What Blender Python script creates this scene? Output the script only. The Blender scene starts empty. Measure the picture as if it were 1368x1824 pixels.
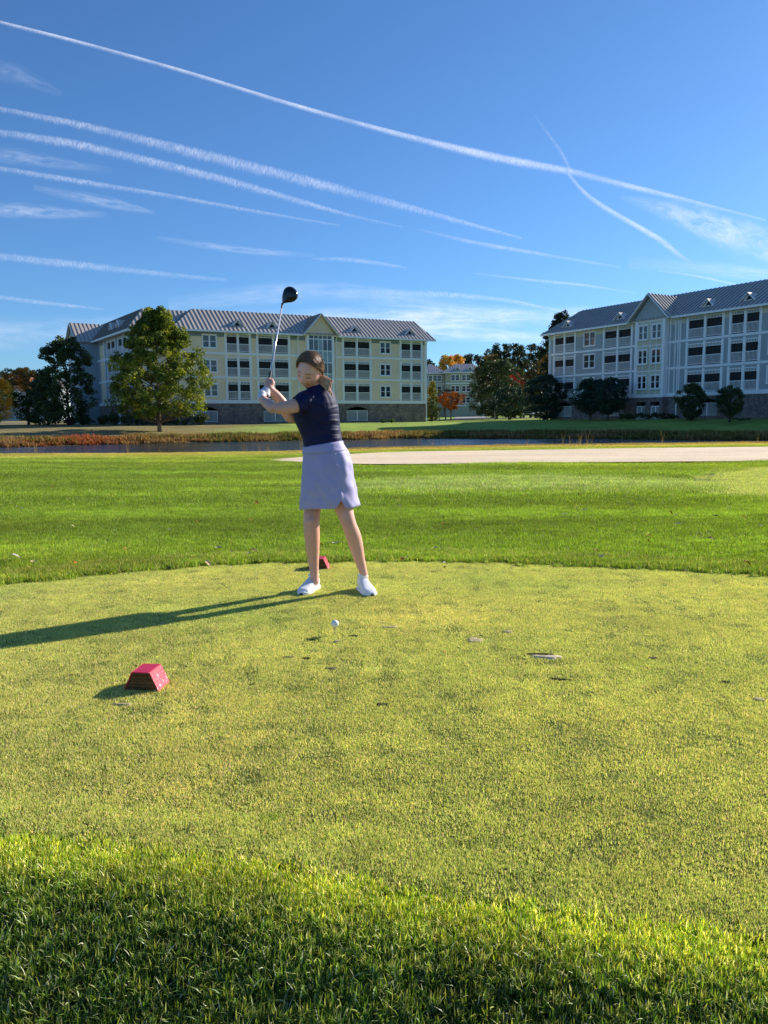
import bpy, bmesh, math, random
import numpy as np
from mathutils import Vector, Matrix, Quaternion, noise

rng = np.random.default_rng(7)
random.seed(7)
sc = bpy.context.scene
col = sc.collection
R = math.radians

# ------------------------------------------------------------------ camera
FPX, CX, CY, EYE = 1370.0, 684.0, 912.0, 1.18
PITCH, ROLL = R(6.95), R(0.48)
fwd = Vector((0, math.cos(PITCH), -math.sin(PITCH)))
r0 = Vector((1, 0, 0)); u0 = r0.cross(fwd)
rgt = math.cos(ROLL)*r0 - math.sin(ROLL)*u0
upv = math.sin(ROLL)*r0 + math.cos(ROLL)*u0
EYEP = Vector((0, 0, EYE))
cd = bpy.data.cameras.new('camera')
cam = bpy.data.objects.new('camera', cd); col.objects.link(cam)
m = Matrix((rgt, upv, -fwd)).transposed().to_4x4(); m.translation = EYEP
cam.matrix_world = m
cd.sensor_fit = 'VERTICAL'; cd.sensor_height = 36; cd.sensor_width = 27
cd.lens = FPX/1824*36
cd.clip_start = 0.05; cd.clip_end = 90000
sc.camera = cam

def at(u, v, Y):
    d = fwd + rgt*((u-CX)/FPX) + upv*((CY-v)/FPX)
    return EYEP + d*(Y/d.y)
def gz(u, v, z=0.0):
    d = fwd + rgt*((u-CX)/FPX) + upv*((CY-v)/FPX)
    return EYEP + d*((z-EYE)/d.z)

# ------------------------------------------------------------------ light
SUN_AZ, SUN_EL = R(54.8), R(24.5)
S = Vector((math.sin(SUN_AZ)*math.cos(SUN_EL), math.cos(SUN_AZ)*math.cos(SUN_EL), math.sin(SUN_EL)))
w = bpy.data.worlds.new('World'); sc.world = w; w.use_nodes = True
nt = w.node_tree; nt.nodes.clear()
sky = nt.nodes.new('ShaderNodeTexSky'); sky.sky_type = 'NISHITA'; sky.sun_disc = False
sky.sun_elevation = SUN_EL; sky.sun_rotation = SUN_AZ
sky.altitude = 600; sky.air_density = 1.0; sky.dust_density = 0.45; sky.ozone_density = 5.0
hs = nt.nodes.new('ShaderNodeHueSaturation'); hs.inputs['Saturation'].default_value = 1.0
bg = nt.nodes.new('ShaderNodeBackground'); bg.inputs[1].default_value = 0.1
wo = nt.nodes.new('ShaderNodeOutputWorld')
mt = nt.nodes.new('ShaderNodeMix'); mt.data_type = 'RGBA'; mt.blend_type = 'MULTIPLY'; mt.inputs['Factor'].default_value = 1
mt.inputs['B'].default_value = (.60, .82, 1.0, 1); nt.links.new(sky.outputs[0], mt.inputs['A']); nt.links.new(mt.outputs['Result'], hs.inputs['Color']); nt.links.new(hs.outputs[0], bg.inputs[0]); nt.links.new(bg.outputs[0], wo.inputs[0])
sl = bpy.data.lights.new('sun', 'SUN'); sl.energy = 5.0; sl.angle = R(0.53); sl.color = (1.0, .93, .82)
so = bpy.data.objects.new('sun', sl); col.objects.link(so)
so.rotation_euler = S.to_track_quat('Z', 'Y').to_euler(); so.location = (40, 30, 60)
sc.view_settings.view_transform = 'Standard'; sc.view_settings.look = 'None'
sc.view_settings.gamma = 1; sc.view_settings.use_curve_mapping = False
sc.view_settings.exposure = 0.62
sc.cycles.transparent_max_bounces = 24
sc.cycles.max_bounces = 8

# ------------------------------------------------------------------ helpers
def tag(o, label=None, cat=None, group=None, kind=None):
    if label: o['label'] = label
    if cat: o['category'] = cat
    if group: o['group'] = group
    if kind: o['kind'] = kind
    return o
def empty(name, loc=(0, 0, 0), rz=0, label=None, cat=None, group=None):
    o = bpy.data.objects.new(name, None); col.objects.link(o)
    o.empty_display_size = .2
    o.location = loc; o.rotation_euler = (0, 0, rz)
    return tag(o, label, cat, group)
def link(name, me, parent=None, loc=None, rz=None):
    o = bpy.data.objects.new(name, me); col.objects.link(o)
    if parent is not None: o.parent = parent
    if loc is not None: o.location = loc
    if rz is not None: o.rotation_euler = (0, 0, rz)
    return o
def children(o): return [c for c in col.objects if c.parent == o]
def copy_tree(o, parent=None):
    c = o.copy(); col.objects.link(c); c.parent = parent
    for ch in children(o): copy_tree(ch, c)
    return c

class MB:
    def __init__(s): s.v = []; s.f = []; s.mi = []; s.m = 0
    def add(s, vs, fs):
        b = len(s.v); s.v += [tuple(p) for p in vs]
        for f in fs: s.f.append(tuple(i+b for i in f)); s.mi.append(s.m)
        return s
    def box(s, x0, x1, y0, y1, z0, z1):
        return s.add([(x0,y0,z0),(x1,y0,z0),(x1,y1,z0),(x0,y1,z0),(x0,y0,z1),(x1,y0,z1),(x1,y1,z1),(x0,y1,z1)],
                     [(0,3,2,1),(4,5,6,7),(0,1,5,4),(1,2,6,5),(2,3,7,6),(3,0,4,7)])
    def quad(s, a, b, c, d): return s.add([a, b, c, d], [(0,1,2,3)])
    def poly(s, pts): return s.add(pts, [tuple(range(len(pts)))])
    def bar(s, p, q, w_, h_=None, up=(0,0,1)):
        p = Vector(p); q = Vector(q); h_ = h_ or w_; d = (q-p).normalized(); a = d.cross(Vector(up))
        if a.length < 1e-4: a = d.cross(Vector((1,0,0)))
        a.normalize(); b = a.cross(d).normalized(); a = a*(w_/2); b = b*(h_/2)
        return s.add([p-a-b,p+a-b,p+a+b,p-a+b,q-a-b,q+a-b,q+a+b,q-a+b],
                     [(0,3,2,1),(4,5,6,7),(0,1,5,4),(1,2,6,5),(2,3,7,6),(3,0,4,7)])
    def tube(s, pts, rad, n=8, cap=True):
        pts = [Vector(p) for p in pts]
        if not hasattr(rad, '__len__'): rad = [rad]*len(pts)
        vs = []; fs = []; prev = None
        for i, p in enumerate(pts):
            t = (pts[min(i+1, len(pts)-1)]-pts[max(i-1, 0)]).normalized()
            a = (prev - t*prev.dot(t)) if prev is not None else t.orthogonal()
            if a.length < 1e-6: a = t.orthogonal()
            a.normalize(); prev = a; b = t.cross(a)
            for k in range(n):
                an = 2*math.pi*k/n
                vs.append(p + (a*math.cos(an)+b*math.sin(an))*rad[i])
        for i in range(len(pts)-1):
            for k in range(n):
                k2 = (k+1) % n
                fs.append((i*n+k, i*n+k2, (i+1)*n+k2, (i+1)*n+k))
        if cap:
            fs.append(tuple(reversed(range(n)))); fs.append(tuple(range((len(pts)-1)*n, len(pts)*n)))
        return s.add(vs, fs)
    def prism(s, pts, dvec):
        n = len(pts); d = Vector(dvec); a = [Vector(p) for p in pts]
        return s.add(a+[p+d for p in a], [tuple(reversed(range(n))), tuple(range(n, 2*n))]+[(i, (i+1) % n, n+(i+1) % n, n+i) for i in range(n)])
    def mesh(s, name, mats):
        me = bpy.data.meshes.new(name); me.from_pydata(s.v, [], s.f)
        for mm in (mats if isinstance(mats, (list, tuple)) else [mats]): me.materials.append(mm)
        if any(s.mi): me.polygons.foreach_set('material_index', s.mi)
        me.update(); return me
    def build(s, name, mats, parent=None, loc=None, smooth=False):
        me = s.mesh(name, mats)
        if smooth: me.polygons.foreach_set('use_smooth', [True]*len(me.polygons))
        return link(name, me, parent, loc)

def npmesh(name, V, F, mat, colors=None, smooth=False):
    """V (n,3), F (m,k) numpy"""
    me = bpy.data.meshes.new(name)
    V = np.asarray(V, dtype=np.float32); F = np.asarray(F, dtype=np.int32)
    me.vertices.add(len(V)); me.vertices.foreach_set('co', V.ravel())
    k = F.shape[1]; me.loops.add(F.size); me.loops.foreach_set('vertex_index', F.ravel())
    me.polygons.add(len(F)); me.polygons.foreach_set('loop_start', np.arange(0, F.size, k, dtype=np.int32))
    try: me.polygons.foreach_set('loop_total', np.full(len(F), k, dtype=np.int32))
    except Exception: pass
    if smooth: me.polygons.foreach_set('use_smooth', np.ones(len(F), dtype=bool))
    if mat: me.materials.append(mat)
    me.update(calc_edges=True)
    if colors is not None:
        at_ = me.color_attributes.new('col', 'FLOAT_COLOR', 'POINT')
        c = np.ones((len(V), 4), dtype=np.float32); c[:, :colors.shape[1]] = colors
        at_.data.foreach_set('color', c.ravel())
    me.validate()
    return me

# ------------------------------------------------------------------ materials
class NT:
    def __init__(s, name):
        s.m = bpy.data.materials.new(name); s.m.use_nodes = True; s.t = s.m.node_tree; s.t.nodes.clear()
        s.out = s.n('ShaderNodeOutputMaterial')
    def n(s, typ, **kw):
        nd = s.t.nodes.new(typ)
        for k, v in kw.items(): setattr(nd, k, v)
        return nd
    def l(s, a, b): s.t.links.new(a, b)
    def noise(s, scale, detail=4, rough=.55, vec=None, dist=0):
        n_ = s.n('ShaderNodeTexNoise'); n_.inputs['Scale'].default_value = scale; n_.inputs['Detail'].default_value = detail
        n_.inputs['Roughness'].default_value = rough; n_.inputs['Distortion'].default_value = dist
        if vec is not None: s.l(vec, n_.inputs['Vector'])
        return n_
    def ramp(s, src, stops):
        r_ = s.n('ShaderNodeValToRGB'); s.l(src, r_.inputs[0])
        e = r_.color_ramp.elements
        while len(e) < len(stops): e.new(.5)
        for i, (p, c) in enumerate(stops):
            e[i].position = p; e[i].color = (c, c, c, 1) if not hasattr(c, '__len__') else (*c, 1)
        return r_
    def mix(s, a, b, fac, mode='MIX'):
        x = s.n('ShaderNodeMix', data_type='RGBA', blend_type=mode)
        for sock, val in ((x.inputs['Factor'], fac), (x.inputs['A'], a), (x.inputs['B'], b)):
            if isinstance(val, bpy.types.NodeSocket): s.l(val, sock)
            elif hasattr(val, '__len__'): sock.default_value = (*val, 1) if len(val) == 3 else val
            else: sock.default_value = val
        return x.outputs['Result']
    def math(s, op, a, b=0.0):
        x = s.n('ShaderNodeMath', operation=op)
        for sock, val in ((x.inputs[0], a), (x.inputs[1], b)):
            if isinstance(val, bpy.types.NodeSocket): s.l(val, sock)
            else: sock.default_value = val
        return x.outputs[0]
    def mapping(s, vec, scale=(1,1,1), rot=(0,0,0)):
        x = s.n('ShaderNodeMapping'); x.inputs['Scale'].default_value = scale; x.inputs['Rotation'].default_value = rot
        s.l(vec, x.inputs['Vector']); return x.outputs[0]
    def bsdf(s, base, rough=.6, spec=.5, metal=0, normal=None):
        b = s.n('ShaderNodeBsdfPrincipled')
        if isinstance(base, bpy.types.NodeSocket): s.l(base, b.inputs['Base Color'])
        else: b.inputs['Base Color'].default_value = (*base, 1)
        if isinstance(rough, bpy.types.NodeSocket): s.l(rough, b.inputs['Roughness'])
        else: b.inputs['Roughness'].default_value = rough
        b.inputs['Metallic'].default_value = metal
        b.inputs['Specular IOR Level'].default_value = spec
        if normal is not None: s.l(normal, b.inputs['Normal'])
        return b
    def bump(s, h, strength=.4, dist=.01):
        x = s.n('ShaderNodeBump'); x.inputs['Strength'].default_value = strength; x.inputs['Distance'].default_value = dist
        s.l(h, x.inputs['Height']); return x.outputs[0]
    def surf(s, sh): s.l(sh, s.out.inputs['Surface']); return s.m

def pmat(name, base, rough=.6, var=.15, vscale=3, bscale=40, bstr=.15, bdist=.01, spec=.4, metal=0, obj=True, stretch=(1,1,1), fine=0):
    t = NT(name); tc = t.n('ShaderNodeTexCoord'); v = t.mapping(tc.outputs['Object'], stretch)
    n1 = t.noise(vscale, 5, .6, v); r1 = t.ramp(n1.outputs['Fac'], [(.3, 1-var), (.7, 1+var)])
    c = t.mix(base, r1.outputs[0], 1.0, 'MULTIPLY')
    if fine:
        n3 = t.noise(vscale*12, 3, .6, v); r3 = t.ramp(n3.outputs['Fac'], [(.3, 1-fine), (.7, 1+fine)])
        c = t.mix(c, r3.outputs[0], 1.0, 'MULTIPLY')
    n2 = t.noise(bscale, 4, .6, v)
    b = t.bsdf(c, rough, spec, metal, t.bump(n2.outputs['Fac'], bstr, bdist))
    return t.surf(b.outputs[0])

def siding(name, base, pitch=.16, axis='Z', rough=.6):
    """lap siding: shallow saw-tooth relief"""
    t = NT(name); tc = t.n('ShaderNodeTexCoord')
    sp = t.n('ShaderNodeSeparateXYZ'); t.l(tc.outputs['Object'], sp.inputs[0])
    f = t.math('FRACT', t.math('DIVIDE', sp.outputs[axis], pitch))
    line = t.ramp(f, [(0, .55), (.10, 1.0), (1, 1.0)])
    n1 = t.noise(.6, 4, .6, tc.outputs['Object']); r1 = t.ramp(n1.outputs['Fac'], [(.3, .92), (.7, 1.06)])
    c = t.mix(base, r1.outputs[0], 1.0, 'MULTIPLY'); c = t.mix(c, line.outputs[0], .6, 'MULTIPLY')
    b = t.bsdf(c, rough, .4, 0, t.bump(t.math('SUBTRACT', 1.0, f), 1.0, .02))
    return t.surf(b.outputs[0])

def brickmat():
    t = NT('brick_masonry'); tc = t.n('ShaderNodeTexCoord')
    g = t.n('ShaderNodeNewGeometry')
    sp = t.n('ShaderNodeSeparateXYZ'); t.l(tc.outputs['Object'], sp.inputs[0])
    cb = t.n('ShaderNodeCombineXYZ'); t.l(t.math('ADD', sp.outputs['X'], sp.outputs['Y']), cb.inputs[0]); t.l(sp.outputs['Z'], cb.inputs[1])
    br = t.n('ShaderNodeTexBrick'); t.l(cb.outputs[0], br.inputs['Vector'])
    br.inputs['Scale'].default_value = 1; br.inputs['Brick Width'].default_value = .42; br.inputs['Row Height'].default_value = .13
    br.inputs['Mortar Size'].default_value = .012; br.inputs['Mortar'].default_value = (.30, .28, .26, 1)
    br.inputs['Color1'].default_value = (.20, .135, .11, 1); br.inputs['Color2'].default_value = (.12, .09, .085, 1)
    n1 = t.noise(1.2, 5, .7, cb.outputs[0]); r1 = t.ramp(n1.outputs['Fac'], [(.25, .45), (.75, 1.7)])
    n2 = t.noise(5.5, 3, .8, t.mapping(cb.outputs[0], (1, 3.2, 1))); r2 = t.ramp(n2.outputs['Fac'], [(.3, .4), (.5, .95), (.7, 2.4)])
    c = t.mix(br.outputs['Color'], r1.outputs[0], 1.0, 'MULTIPLY'); c = t.mix(c, r2.outputs[0], 1.0, 'MULTIPLY')
    b = t.bsdf(c, .85, .3, 0, t.bump(br.outputs['Fac'], .5, .01))
    return t.surf(b.outputs[0])

def foliage(name, tint=(1,1,1), transl=.42, rough=.55, inst=False, pos_noise=None, spec=.25):
    t = NT(name); a = t.n('ShaderNodeAttribute', attribute_name='col')
    c = t.mix(a.outputs['Color'], tint, 1.0, 'MULTIPLY')
    if inst:
        i = t.n('ShaderNodeAttribute', attribute_name='tint', attribute_type='INSTANCER')
        c = t.mix(c, i.outputs['Color'], 1.0, 'MULTIPLY')
    if pos_noise:
        g = t.n('ShaderNodeNewGeometry')
        for sc_, st, lo, hi in pos_noise:
            n_ = t.noise(sc_, 4, .6, t.mapping(g.outputs['Position'], st))
            r_ = t.ramp(n_.outputs['Fac'], [(.3, lo), (.7, hi)])
            c = t.mix(c, r_.outputs[0], 1.0, 'MULTIPLY')
    b = t.bsdf(c, rough, spec)
    tr = t.n('ShaderNodeBsdfTranslucent'); t.l(t.mix(c, (1.15, 1.2, .55), 1.0, 'MULTIPLY'), tr.inputs[0])
    mx = t.n('ShaderNodeMixShader'); mx.inputs[0].default_value = transl
    t.l(b.outputs[0], mx.inputs[1]); t.l(tr.outputs[0], mx.inputs[2])
    return t.surf(mx.outputs[0])

def glassmat(name, base=(.015, .02, .025), rough=.06, warp=.3):
    t = NT(name); tc = t.n('ShaderNodeTexCoord')
    n1 = t.noise(.9, 2, .5, tc.outputs['Object']); r1 = t.ramp(n1.outputs['Fac'], [(.35, .6), (.65, 1.6)])
    c = t.mix(base, r1.outputs[0], 1.0, 'MULTIPLY')
    b = t.bsdf(c, rough, .8, 0, t.bump(t.noise(.35, 1, .5, tc.outputs['Object']).outputs['Fac'], warp, .03))
    return t.surf(b.outputs[0])

M = {}
M['white'] = pmat('white_trim_paint', (.90, .89, .87), .5, .05, 1.5, 20, .05)
M['yellow_siding'] = siding('pale_yellow_siding', (.98, .76, .48))
M['sage_siding'] = siding('grey_green_siding', (.38, .42, .42))
M['far_siding'] = siding('far_shaded_siding', (.46, .42, .29))  # yellow siding darkened: the distant block's shade is put into its colour
M['blue_frieze'] = siding('blue_grey_siding', (.26, .31, .32))
M['cream'] = siding('cream_board', (.62, .57, .41), .42, 'X')
M['cream_frieze'] = pmat('cream_frieze', (.62, .58, .45), .6, .05)
M['blue_panel'] = pmat('blue_grey_panel', (.33, .42, .47), .45, .08, .8)
M['brick'] = brickmat()
M['roof'] = pmat('standing_seam_metal', (.56, .49, .42), .5, .07, .5, 6, .04, .02, .5, .1)
M['roof_seam'] = pmat('roof_seam_metal', (.22, .20, .18), .5, .06, .5, 6, .04, .02, .5, .1)
M['recess'] = siding('shaded_porch_wall', (.13, .12, .105))  # siding darkened so the porch openings read as deep shade
M['soffit'] = pmat('porch_floor', (.16, .16, .16), .8, .1)  # grey lowered as well, painting the shade inside the porches
M['glass'] = glassmat('window_glass')
M['glass_blue'] = glassmat('tinted_window_glass', (.06, .075, .085), .12)
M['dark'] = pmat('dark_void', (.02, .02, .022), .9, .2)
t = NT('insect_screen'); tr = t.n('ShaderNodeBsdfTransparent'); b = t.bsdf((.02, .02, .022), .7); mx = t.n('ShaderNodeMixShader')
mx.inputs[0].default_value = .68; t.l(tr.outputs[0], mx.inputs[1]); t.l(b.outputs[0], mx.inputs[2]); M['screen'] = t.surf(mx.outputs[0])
M['asphalt'] = pmat('road_surface', (.30, .28, .25), .9, .15, .2, 3, .2)
M['bark'] = pmat('tree_bark', (.16, .125, .10), .9, .3, 3, 12, .6, .03, .2, stretch=(1, 1, .25))
M['bark_dark'] = pmat('dark_tree_bark', (.07, .055, .045), .9, .3, 3, 12, .6, .03, .2, stretch=(1, 1, .25))
LEAFM = foliage('tree_leaves', transl=.35)
DARKLEAF = foliage('dense_leaves', transl=.2)
# ------------------------------------------------------------------ ground, pond, tee
def sm(t): t = np.clip(t, 0, 1); return t*t*(3-2*t)
def crest(x): return np.interp(x, [-13.5, -8.7, -3.8, .4, 5, 9.6, 16.4], [27.1, 26.6, 27.2, 30.2, 31.5, 31.7, 32.8])
def farw(x): return np.interp(x, [-60, -29, -21, -12, -4, 4, 11, 20, 30, 60], [54, 59, 66, 70, 73.6, 75, 70.7, 67.7, 61, 52])
def toplawn(x): return np.interp(x, [-80, -30, 6, 22, 39, 70], [90, 90, 107, 103, 76, 62])
def ztop(x): return np.interp(x, [8, 20], [.6, .8])
WATER = -.8
def catmull(pts, n=10):
    P = [np.array(p, float) for p in pts]; out = []
    for i in range(len(P)):
        p0, p1, p2, p3 = P[i-1], P[i], P[(i+1) % len(P)], P[(i+2) % len(P)]
        for k in range(n):
            t_ = k/n
            out.append(.5*((2*p1)+(-p0+p2)*t_+(2*p0-5*p1+4*p2-p3)*t_**2+(-p0+3*p1-3*p2+p3)*t_**3))
    return np.array(out)
def inside(poly, x, y):
    x = np.asarray(x); y = np.asarray(y); r = np.zeros(x.shape, bool); j = len(poly)-1
    for i in range(len(poly)):
        xi, yi = poly[i]; xj, yj = poly[j]
        c = ((yi > y) != (yj > y)) & (x < (xj-xi)*(y-yi)/(yj-yi+1e-12)+xi)
        r ^= c; j = i
    return r
def pdist(poly, x, y):
    """distance to outline"""
    x = np.asarray(x, float); y = np.asarray(y, float); d = np.full(x.shape, 1e9)
    for i in range(len(poly)):
        a = poly[i-1]; b = poly[i]; ab = b-a; L = ab@ab+1e-12
        t_ = np.clip(((x-a[0])*ab[0]+(y-a[1])*ab[1])/L, 0, 1)
        d = np.minimum(d, np.hypot(x-a[0]-t_*ab[0], y-a[1]-t_*ab[1]))
    return d
TEE = catmull([(-2.77, 5.43), (-1.55, 6.07), (0, 6.27), (1.4, 6.0), (2.81, 5.54), (4.6, 4.6), (5.6, 3.2), (5.2, 1.6), (3.4, .8), (1.6, 1.27),
               (.87, 1.60), (.42, 1.71), (0, 1.82), (-.44, 1.95), (-1.12, 2.08), (-2.6, 2.2), (-4.2, 2.9), (-4.6, 4.0), (-4.0, 4.9)])
def gh(x, y):
    x = np.asarray(x, float); y = np.asarray(y, float)
    yc, yf, yt = crest(x), farw(x), toplawn(x)
    z = -1.5*sm((y-yc)/9.0)
    z = np.where(y > yf-4, -1.5+.7*sm((y-yf+4)/4), z)
    z = np.where(y > yf, -.8+.45*sm((y-yf)/4), z)
    z = np.where(y > yf+4, -.35+(ztop(x)+.35)*sm((y-yf-4)/np.maximum(yt-yf-4, 1)*.98), z)
    z = np.where(y > yt, ztop(x)+np.clip((y-yt)*.006, 0, .95), z)
    und = .018*np.sin(x*.9+.4*y)*np.sin(y*.5+1)*sm((y-8)/6)*(1-sm((y-22)/5))
    near = np.zeros_like(z); k_ = (y < 3.4) & (np.abs(x) < 8)
    if np.any(k_): near[k_] = np.where(inside(TEE, x[k_], y[k_]), -.02*0, -.33*np.clip(pdist(TEE, x[k_], y[k_])-.16, 0, 1.6)*(1-sm((y[k_]-2.4)/.9)))
    return z+und+near

BUNKER = catmull([(-3.2, 21.7), (-2.3, 23.6), (.3, 26.3), (4.3, 27.0), (8.6, 27.8), (14.1, 28.2), (19, 28.5), (23, 26), (22, 21.5), (17, 19.6), (9.7, 19.4), (5.9, 19.5), (3.1, 19.4), (.2, 19.4), (-.8, 19.7), (-2.0, 20.6)])
GREEN2 = catmull([(6.0, 14.8), (6.9, 16.2), (8.2, 17.1), (11, 17.6), (15, 16.5), (16, 13), (13, 9.5), (9, 8.6), (6.4, 9.4), (5.3, 11.2), (5.4, 13)])

def fbm(x, y, s, seed=0):
    """cheap smooth value noise, vectorised"""
    def vn(x, y):
        xi = np.floor(x).astype(np.int64); yi = np.floor(y).astype(np.int64); fx = x-xi; fy = y-yi
        fx = fx*fx*(3-2*fx); fy = fy*fy*(3-2*fy)
        def h(a, b):
            n_ = (a*374761393+b*668265263+seed*1442695041) & 0x7fffffff
            n_ = ((n_ ^ (n_ >> 13))*1274126177) & 0x7fffffff
            return (n_ ^ (n_ >> 16)) % 10007/10007.
        return (h(xi, yi)*(1-fx)+h(xi+1, yi)*fx)*(1-fy)+(h(xi, yi+1)*(1-fx)+h(xi+1, yi+1)*fx)*fy
    x = np.asarray(x, float)*s; y = np.asarray(y, float)*s; o = 0; a = .5
    for k in range(4): o = o+a*vn(x+k*17.3, y+k*9.1); a *= .5; x = x*2.03; y = y*2.03
    return o/.94

GREEN = np.array((.075, .135, .012)); DRY = np.array((.27, .205, .10)); OLIVE = np.array((.15, .15, .045)); LAWN = np.array((.30, .40, .08))
def lerp(a, b, t_): t_ = np.asarray(t_)[..., None]; return a*(1-t_)+b*t_
def ground_col(x, y):
    x = np.asarray(x, float); y = np.asarray(y, float)
    yc, yf, yt = crest(x), farw(x), toplawn(x)
    c = np.broadcast_to(GREEN*.55, x.shape+(3,)).copy()
    nz = fbm(x*.5, y, .35, 3)
    c = lerp(c, OLIVE*.8, sm((y-yc+7)/4)*np.where(x < -3, .25, 1)*.9)
    c = lerp(c, DRY, sm((y-yc+1.2)/1.2))
    far = lerp(np.broadcast_to(LAWN, x.shape+(3,)), DRY*.95, np.clip(sm((-14-x+8*nz)/10), 0, 1)*.9)
    far = lerp(far, DRY*.5, (1-sm((y-yf-3)/5))*.8)
    far = lerp(far, OLIVE*.8, sm((nz-.55)*6)*.35)
    c = np.where((y > yf-4)[..., None], far, c)
    return c

xs = np.unique(np.concatenate([np.arange(-60, 60.1, 1.5), np.arange(-3.2, 3.3, .07), np.sinh(np.linspace(-4.3, 4.3, 50))*45, np.arange(-14, 14.1, .7)]))
ys = np.unique(np.concatenate([np.arange(-6, 8, .5), np.arange(.9, 2.8, .06), np.arange(8, 24, .8), np.arange(24, 44, .6), np.arange(44, 114, 1.0), np.arange(114, 240, 6.), np.geomspace(240, 4000, 26)]))
X, Y = np.meshgrid(xs, ys); Z = gh(X, Y)
nx, ny = len(xs), len(ys)
ii = (np.arange(ny-1)[:, None]*nx+np.arange(nx-1)[None]).ravel()
F = np.stack([ii, ii+1, ii+nx+1, ii+nx], 1)
t = NT('ground_turf'); a = t.n('ShaderNodeAttribute', attribute_name='col'); g = t.n('ShaderNodeNewGeometry')
n1 = t.noise(.55, 6, .65, t.mapping(g.outputs['Position'], (.6, 1.6, 1))); r1 = t.ramp(n1.outputs['Fac'], [(.3, .72), (.7, 1.3)])
n2 = t.noise(5, 5, .7, g.outputs['Position']); r2 = t.ramp(n2.outputs['Fac'], [(.3, .6), (.7, 1.4)])
c = t.mix(a.outputs['Color'], r1.outputs[0], 1.0, 'MULTIPLY'); c = t.mix(c, r2.outputs[0], 1.0, 'MULTIPLY')
b = t.bsdf(c, .95, .1, 0, t.bump(n2.outputs['Fac'], .9, .12)); M['ground'] = t.surf(b.outputs[0])
me = npmesh('ground', np.stack([X.ravel(), Y.ravel(), Z.ravel()], 1), F, M['ground'], ground_col(X, Y).reshape(-1, 3), True)
tag(link('ground', me), kind='structure')

# tee turf sheet, neighbouring tee, bunker
def sheet(name, poly, z, mat, label=None, step=.5, height=None):
    bm = bmesh.new()
    vs = [bm.verts.new((p[0], p[1], z)) for p in poly]; f = bm.faces.new(vs)
    bmesh.ops.triangulate(bm, faces=[f]); me = bpy.data.meshes.new(name); bm.to_mesh(me); bm.free()
    me.materials.append(mat); o = link(name, me); return tag(o, label, kind='structure')
t = NT('tee_turf'); g = t.n('ShaderNodeNewGeometry'); P = g.outputs['Position']
n1 = t.noise(1.3, 5, .65, P); n2 = t.noise(220, 3, .7, P); n3 = t.noise(30, 4, .7, P)
c = t.mix((.135, .165, .028), t.ramp(n1.outputs['Fac'], [(.3, .75), (.7, 1.2)]).outputs[0], 1, 'MULTIPLY')
c = t.mix(c, t.ramp(n3.outputs['Fac'], [(.3, .7), (.7, 1.2)]).outputs[0], 1, 'MULTIPLY')
c = t.mix(c, t.ramp(n2.outputs['Fac'], [(.35, .5), (.65, 1.3)]).outputs[0], 1, 'MULTIPLY')
b = t.bsdf(c, .9, .1, 0, t.bump(n2.outputs['Fac'], .8, .006)); M['tee'] = t.surf(b.outputs[0])
sheet('tee_ground', TEE, .006, M['tee'])
sheet('practice_green', GREEN2, .012, M['tee'])
t = NT('bunker_sand'); g = t.n('ShaderNodeNewGeometry'); P = g.outputs['Position']
n1 = t.noise(.35, 5, .6, t.mapping(P, (.6, 1.5, 1))); n2 = t.noise(40, 5, .8, P); n3 = t.noise(3, 4, .7, t.mapping(P, (1, 3, 1)))
c = t.mix((.86, .68, .46), t.ramp(n1.outputs['Fac'], [(.3, .84), (.7, 1.1)]).outputs[0], 1, 'MULTIPLY')
c = t.mix(c, t.ramp(n2.outputs['Fac'], [(.3, .8), (.7, 1.15)]).outputs[0], 1, 'MULTIPLY')
c = t.mix(c, t.ramp(n3.outputs['Fac'], [(.3, .9), (.7, 1.07)]).outputs[0], 1, 'MULTIPLY')
b = t.bsdf(c, .95, .1, 0, t.bump(t.math('ADD', n3.outputs['Fac'], t.math('MULTIPLY', n2.outputs['Fac'], .3)), .6, .04)); M['sand'] = t.surf(b.outputs[0])
sheet('sand_bunker', BUNKER, .035, M['sand'])

# road behind the buildings
def road_strip(name, pts, wd, mat, dz):
    V = []; 
    for i, p in enumerate(pts):
        a = Vector(pts[max(i-1, 0)]); b_ = Vector(pts[min(i+1, len(pts)-1)]); d = (b_-a).normalized(); n_ = Vector((-d.y, d.x))
        for s_ in (-1, 1):
            q = Vector(p)+n_*wd/2*s_; V.append((q.x, q.y, float(gh(q.x, q.y))+dz))
    mb = MB(); mb.add(V, [(2*i, 2*i+2, 2*i+3, 2*i+1) for i in range(len(pts)-1)])
    return tag(mb.build(name, mat), kind='structure')
road_strip('road', [(-90+6*i, 134+2*math.sin(i*.3)) for i in range(34)], 9, M['asphalt'], .06)
road_strip('driveway', [(16+.5*i, 137+5*i) for i in range(12)], 7, M['asphalt'], .064)

# water
t = NT('pond_water'); g = t.n('ShaderNodeNewGeometry'); P = g.outputs['Position']
n1 = t.noise(2.2, 4, .6, t.mapping(P, (.55, 1.5, 1), (0, 0, .2))); n2 = t.noise(.12, 3, .5, P)
hgt = t.math('MULTIPLY', n1.outputs['Fac'], t.ramp(n2.outputs['Fac'], [(.35, .25), (.65, 1)]).outputs[0])
b = t.bsdf((.018, .03, .042), .12, .5, 0, t.bump(hgt, 1.0, .16)); M['water'] = t.surf(b.outputs[0])
mb = MB(); mb.quad((-300, 28, WATER), (300, 28, WATER), (300, 84, WATER), (-300, 84, WATER)); tag(mb.build('water', M['water']), kind='structure')

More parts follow.
